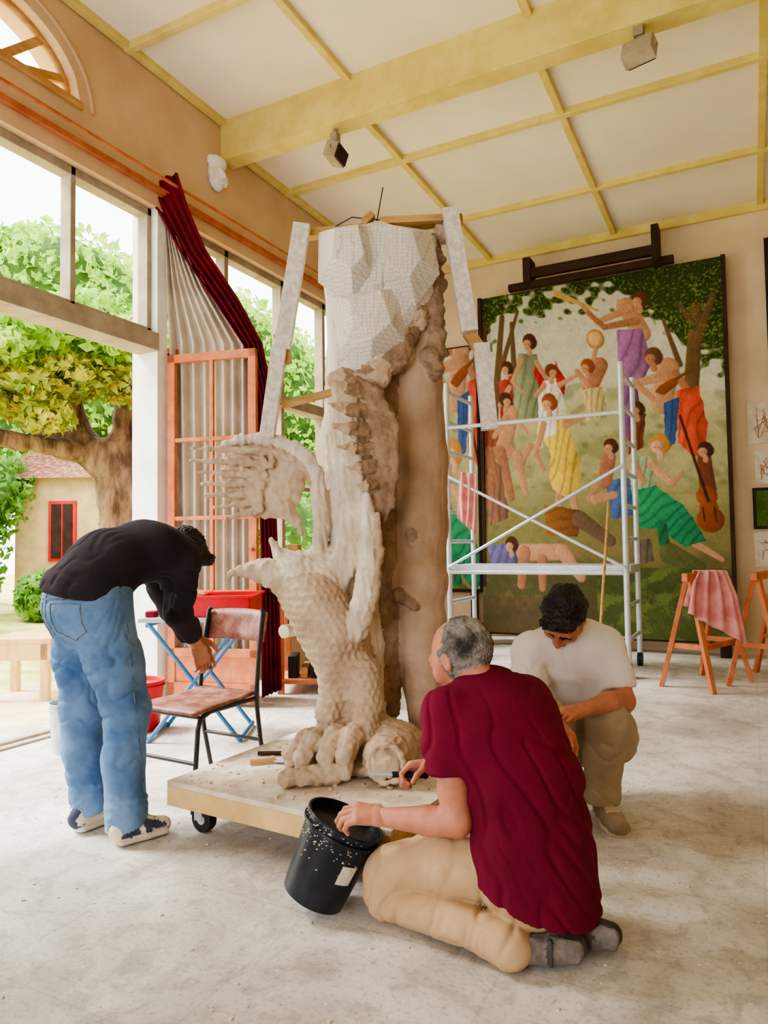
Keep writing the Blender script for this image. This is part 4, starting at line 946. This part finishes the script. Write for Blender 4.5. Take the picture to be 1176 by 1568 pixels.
# ============================================================ TABLE, TRAY, SHELF, ETC
b=MB(); b.bb((-1.42,4.1,.69),(-.80,4.55,.715),1)
for u0,u1 in ((-1.38,-.84),(-.84,-1.38)):
    for d in (4.14,4.51): b.cyl((u0,d,.69),(u1,d,0),.012)
for u in (-1.38,-.84): b.cyl((u,4.14,.02),(u,4.51,.02),.012); b.cyl((u,4.14,.67),(u,4.51,.67),.012)
b.obj('folding_table',['blue','clear'],frame=S)
b=MB(); b.bb((-1.12,4.12,.716),(-.78,4.5,.724)); 
b.bb((-1.12,4.12,.72),(-1.11,4.5,.83)); b.bb((-.79,4.12,.72),(-.78,4.5,.83)); b.bb((-1.12,4.12,.72),(-.78,4.13,.83)); b.bb((-1.12,4.49,.72),(-.78,4.5,.83)); b.bb((-1.14,4.1,.825),(-.76,4.125,.84)); b.bb((-1.14,4.49,.825),(-.76,4.52,.84))
b.obj('red_plastic_crate',['red'],frame=S,bevel=.004)
b=MB(); b.cyl((-1.32,4.3,.716),(-1.32,4.3,.80),.035,mi=1); b.cyl((-1.22,4.2,.716),(-1.22,4.2,.74),.05,mi=2); b.bb((-1.4,4.16,.716),(-1.34,4.24,.75),0); b.obj('tools_on_table',['redcloth','red','blue'],frame=S,bevel=.006)
sh=empty('storage_shelf')
b=MB()
for u in (-.80,-.45,-.02):
    for d in (5.45,5.85): b.bb((u-.025,d-.02,0),(u+.025,d+.02,.95))
for z in (.08,.42,.92): b.bb((-.82,5.42,z),(.0,5.87,z+.03))
b.obj('frame',['orange'],sh,frame=S,bevel=.003)
b=MB(); random.seed(3)
for z0 in (.11,.45,.95):
    u=-.75
    while u<-.08:
        w=random.uniform(.05,.12); hh=random.uniform(.08,.24); b.bb((u,5.48,z0),(u+w,5.48+random.uniform(.15,.32),z0+hh),random.choice([0,1,2,3])); u+=w+random.uniform(.01,.04)
b.cyl((-.74,5.2,.50),(-.56,5.5,.50),.05,n=20,mi=0)
b.obj('contents',['paper','darkwood','tanwood','rubber'],sh,frame=S,bevel=.004)
b=MB(); frustum(b,(-1.52,4.45,0),(-1.52,4.45,.3),.11,.14); b.obj('red_bucket',['red'],frame=S)
b=MB(); frustum(b,(-1.76,4.0,0),(-1.76,4.0,.27),.09,.11); b.obj('plastic_bucket',['clear'],frame=S)
b=MB(); b.cyl(pf(.16,.30,.224),pf(.23,.38,.224),.011,mi=0); b.beam(pf(.23,.38,.222),pf(.34,.44,.216),.05,.004,1); b.obj('plaster_trowel',['tanwood','metal'])
b=MB(); b.cyl(pf(.10,.42,.221),pf(.24,.50,.221),.009,mi=0); b.beam(pf(.24,.5,.22),pf(.30,.53,.216),.035,.004,1); b.obj('putty_knife',['darkwood','metal'])
b=MB()
for i in range(260):
    x=random.uniform(.03,1.0); y=random.uniform(.03,1.1); r=random.uniform(.002,.010); p=Vector(pf(x,y,.21)); 
    b.box(p+Vector((0,0,r*.4)),(r*2,r*1.4,r*.8),Matrix.Rotation(random.uniform(0,3),3,'Z'))
b.obj('plaster_crumbs',['plaster'],dl)
b=MB()
for i in range(500):
    u=random.uniform(-1.6,1.5); d=random.uniform(1.7,5.5)
    r=random.uniform(.0015,.006); p=Vector(S(u,d,0)); b.box(p+Vector((0,0,r*.4)),(r*2,r*1.4,r*.8),Matrix.Rotation(random.uniform(0,3),3,'Z'))
b.obj('plaster_crumbs',['plaster'],floor)
def spot(name,p,yaw):
    b=MB(); x,y,z=p
    b.cyl((x,y,z+.17),(x,y,4.315),.02); b.bb((x-.03,y-.03,z+.12),(x+.03,y+.03,z+.19),0)
    R=Matrix.Rotation(yaw,3,'Z')@Matrix.Rotation(.35,3,'X')
    b.box((x,y,z+.03),(.19,.10,.12),R,0); b.box(Vector((x,y,z+.03))+R@Vector((0,-.055,0)),(.17,.02,.10),R,1)
    for sx in (-1,1): b.beam(Vector((x,y,z+.03))+R@Vector((sx*.105,0,0)),(x+sx*.03,y,z+.15),.008,.03)
    return b.obj(name,['grey','darkwood'],bevel=.008)
spot('spotlight',(-.52,4.55,4.13),2.9); spot('spotlight',(-2.74,4.58,4.09),1.7)
s=Sdf(); s.ell((0,0,0),(.05,.09,.13),k=.02); s.tube((.05,0,.03),(.07,0,-.02),.012,.02,k=.02)
for q in (-1,1): s.ell((.055,q*.035,.03),(.02,.02,.015),k=.01,op='s'); s.ell((.02,q*.085,-.02),(.02,.02,.05),k=.02)
s.tube((.045,-.03,-.06),(.045,.03,-.06),.012,k=.01); s.ell((.0,0,.11),(.06,.1,.05),k=.02)
V,F,tg=s.mesh(.006,{0:[(.003,120,'n',I3)]}); V=V+np.array([XL+.03,4.42,4.14]); sobj('plaster_mask',V,F,tg,['white'],frame=False)
for i,(x0,z0,w,h,m) in enumerate(((.0,2.05,.3,.4,'paper'),(.05,1.66,.28,.32,'paper'),(.02,.85,.3,.34,'paper'))):
    b=MB(); b.bb((x0,YB-.012,z0),(x0+w,YB-.004,z0+h)); 
    for k in range(5): 
        q=[(x0+.04+random.random()*(w-.08),YB-.014,z0+.04+random.random()*(h-.08)) for _ in range(5)]; b.tube(q,.003,5,1)
    b.obj('pinned_sketch',[m,'orange'])
b=MB(); b.bb((.02,YB-.04,1.22),(.45,YB-.001,1.62),0); b.bb((.05,YB-.045,1.25),(.42,YB-.03,1.59),1); b.obj('framed_picture',['darkwood','hedgecore'])
b=MB(); b.bb((.20,YB-.05,2.6),(.26,YB-.001,4.05)); b.obj('dark_wall_batten',['darkwood'])

# ============================================================ GARDEN
b=MB(); nx=60; vs=[]; 
for i in range(nx+1):
    for j in range(nx+1):
        x=-4.05-26*i/nx; y=-10+46*j/nx; vs.append((x,y,-.03+.02*math.sin(x*3+y*2)))
b.add(vs,[(i*(nx+1)+j,i*(nx+1)+j+1,(i+1)*(nx+1)+j+1,(i+1)*(nx+1)+j) for i in range(nx) for j in range(nx)],0,True); b.obj('lawn_ground',['grass'])
b=MB(); b.bb((-5.3,-6,-.06),(-4.05,12,.0)); b.obj('gravel_path',['gravel'])
def leaves(name,clusters,mat,parent=None):
    Vs=[]
    for (c,r,n,sz) in clusters:
        d=np.random.normal(size=(n,3)); d/=np.linalg.norm(d,axis=1)[:,None]; rr=np.random.uniform(.72,1.06,(n,1))
        p=np.array(c)+d*rr*np.array(r)
        a=np.random.normal(size=(n,3))+d*.8; a/=np.linalg.norm(a,axis=1)[:,None]
        bq=np.cross(a,np.random.normal(size=(n,3))); bq/=np.linalg.norm(bq,axis=1)[:,None]; cq=np.cross(a,bq)
        s_=sz*np.random.uniform(.6,1.3,(n,1))
        Vs.append(np.stack([p-bq*s_,p+cq*s_*.55+a*s_*.15,p+bq*s_,p-cq*s_*.55+a*s_*.15],1).reshape(-1,3))
    V=np.concatenate(Vs); F=np.arange(len(V)).reshape(-1,4)
    me=bpy.data.meshes.new(name); me.from_pydata(V.tolist(),[],F.tolist()); me.materials.append(M[mat]); ob=bpy.data.objects.new(name,me); COL.objects.link(ob)
    if parent: ob.parent=parent
    return ob
tr=empty('plane_tree')
s=Sdf()
s.chain([(-2.98,8.0,-.05),(-2.96,8.0,.9),(-3.0,8.0,1.7),(-3.1,8.0,2.1)],[.28,.22,.20,.22],k=.1)
s.chain([(-3.1,8,2.1),(-3.6,7.9,2.35),(-4.1,7.7,2.75),(-4.6,7.6,3.1),(-5.2,7.5,3.4)],[.17,.13,.11,.09,.07],k=.1)
s.chain([(-3.15,8,2.1),(-3.5,7.7,2.2),(-4.0,7.2,2.3),(-4.6,6.8,2.7)],[.14,.10,.08,.05],k=.08)
s.chain([(-3.1,8,2.1),(-2.95,8.1,2.6),(-3.0,8.2,3.2),(-3.3,8.3,3.9)],[.15,.11,.09,.07],k=.1)
s.chain([(-3.0,8,1.9),(-2.7,8.1,2.4),(-2.6,8.2,3.0)],[.12,.09,.07],k=.1)
s.chain([(-3.3,8,2.3),(-3.5,7.9,2.9),(-3.8,7.8,3.4)],[.1,.08,.05],k=.1)
V,F,tg=s.mesh(.035,{0:[(.03,14,'n',I3)]}); sobj('trunk',V,F,tg,['bark'],tr)
cl=[]
for (u,d,z,r,n) in [(-4.3,7.3,3.40,.6,900),(-3.6,7.6,3.45,.6,1000),(-3.0,7.7,3.35,.55,900),(-2.7,7.9,3.45,.5,700),(-4.9,7.0,3.25,.6,800),(-3.9,7.1,3.15,.4,500),(-3.3,8.0,3.7,.6,700),(-4.6,7.8,3.7,.6,700)]: cl.append((S(u,d,z),(r,r,r*.5),n,.075))
leaves('canopy',cl,'leaf',tr)
cl=[]
for (u,d,z,r,n) in [(-3.75,7.3,2.75,.45,420),(-3.3,7.5,2.95,.4,420),(-4.2,7.0,2.9,.4,350),(-3.5,7.3,2.5,.3,220),(-2.85,7.7,2.9,.35,260)]: cl.append((S(u,d,z),(r,r,r*.6),n,.065))
leaves('autumn_leaves',cl,'leafau',tr)
def blob(name,cs,mat,parent):
    s=Sdf()
    for c,r in cs: s.ell(c,r,k=.3)
    V,F,tg=s.mesh(.14,{0:[(.12,5,'n',I3)]}); return sobj(name,V,F,tg,[mat],parent,frame=False)
bt=empty('background_trees')
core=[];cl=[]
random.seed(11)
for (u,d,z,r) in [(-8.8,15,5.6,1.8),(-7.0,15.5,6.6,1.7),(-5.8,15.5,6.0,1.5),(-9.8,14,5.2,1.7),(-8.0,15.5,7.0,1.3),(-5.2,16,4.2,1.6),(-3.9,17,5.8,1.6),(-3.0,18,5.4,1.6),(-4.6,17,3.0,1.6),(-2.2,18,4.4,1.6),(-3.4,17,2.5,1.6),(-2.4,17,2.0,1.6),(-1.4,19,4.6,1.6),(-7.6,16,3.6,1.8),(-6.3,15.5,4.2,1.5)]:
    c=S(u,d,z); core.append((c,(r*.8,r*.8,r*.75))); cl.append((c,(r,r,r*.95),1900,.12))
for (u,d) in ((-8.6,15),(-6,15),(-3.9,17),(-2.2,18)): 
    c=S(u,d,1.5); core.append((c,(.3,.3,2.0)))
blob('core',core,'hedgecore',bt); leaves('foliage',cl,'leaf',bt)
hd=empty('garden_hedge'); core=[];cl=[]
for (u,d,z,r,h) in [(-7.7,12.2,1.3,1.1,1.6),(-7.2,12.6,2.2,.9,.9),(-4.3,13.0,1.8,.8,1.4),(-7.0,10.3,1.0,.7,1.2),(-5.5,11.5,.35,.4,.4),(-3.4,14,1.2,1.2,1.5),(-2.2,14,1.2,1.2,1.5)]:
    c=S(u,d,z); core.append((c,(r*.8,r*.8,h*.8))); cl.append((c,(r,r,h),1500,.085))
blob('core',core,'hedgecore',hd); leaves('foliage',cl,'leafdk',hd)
hs=empty('garden_cottage')
b=MB(); b.bb((-6.75,13.0,0),(-4.75,13.6,2.5),0)
b.bb((-6.12,12.95,.9),(-5.62,13.02,2.0),1); b.bb((-6.06,12.93,.96),(-5.89,12.96,1.94),2); b.bb((-5.85,12.93,.96),(-5.68,12.96,1.94),2)
b.add([(-6.95,12.7,2.4),(-4.6,12.7,2.4),(-4.6,13.8,3.0),(-6.95,13.8,3.0)],[(0,1,2,3)],3); b.obj('masonry',['house','red','darkwood','brown'],hs,frame=S)
b=MB(); b.bb((-2.98,5.3,.42),(-2.48,5.75,.46)); 
for u in (-2.95,-2.53):
    for d in (5.33,5.71): b.bb((u-.03,d-.03,0),(u+.03,d+.03,.42))
b.bb((-2.98,5.3,.30),(-2.48,5.33,.42)); b.obj('garden_bench',['pine'],frame=S,bevel=.004)

# ============================================================ LIGHT / CAMERA
sn=bpy.data.lights.new('sun','SUN'); sn.energy=8; sn.angle=math.radians(24); sn.color=(1,.96,.89)
so=bpy.data.objects.new('sun',sn); COL.objects.link(so); so.rotation_euler=Vector((.62,.2,-.76)).to_track_quat('-Z','Y').to_euler()
w=bpy.data.worlds.new('World'); bpy.context.scene.world=w; w.use_nodes=True
bg=w.node_tree.nodes['Background']; bg.inputs[0].default_value=(.94,.97,1.0,1); bg.inputs[1].default_value=3.8
cam=bpy.data.cameras.new('camera'); co=bpy.data.objects.new('camera',cam); COL.objects.link(co)
cam.sensor_fit='VERTICAL'; cam.sensor_height=36; cam.lens=25.0; cam.clip_start=.05
co.matrix_world=Matrix.Translation((0,0,1.12))@Matrix.Rotation(TH,4,'Z')@Matrix.Rotation(math.radians(92.63),4,'X')@Matrix.Rotation(math.radians(-.8),4,'Z')
bpy.context.scene.camera=co
vs_=bpy.context.scene.view_settings; vs_.view_transform='AgX'; vs_.look='AgX - Medium High Contrast'; vs_.exposure=0.65
print('done',time.time()-T0)
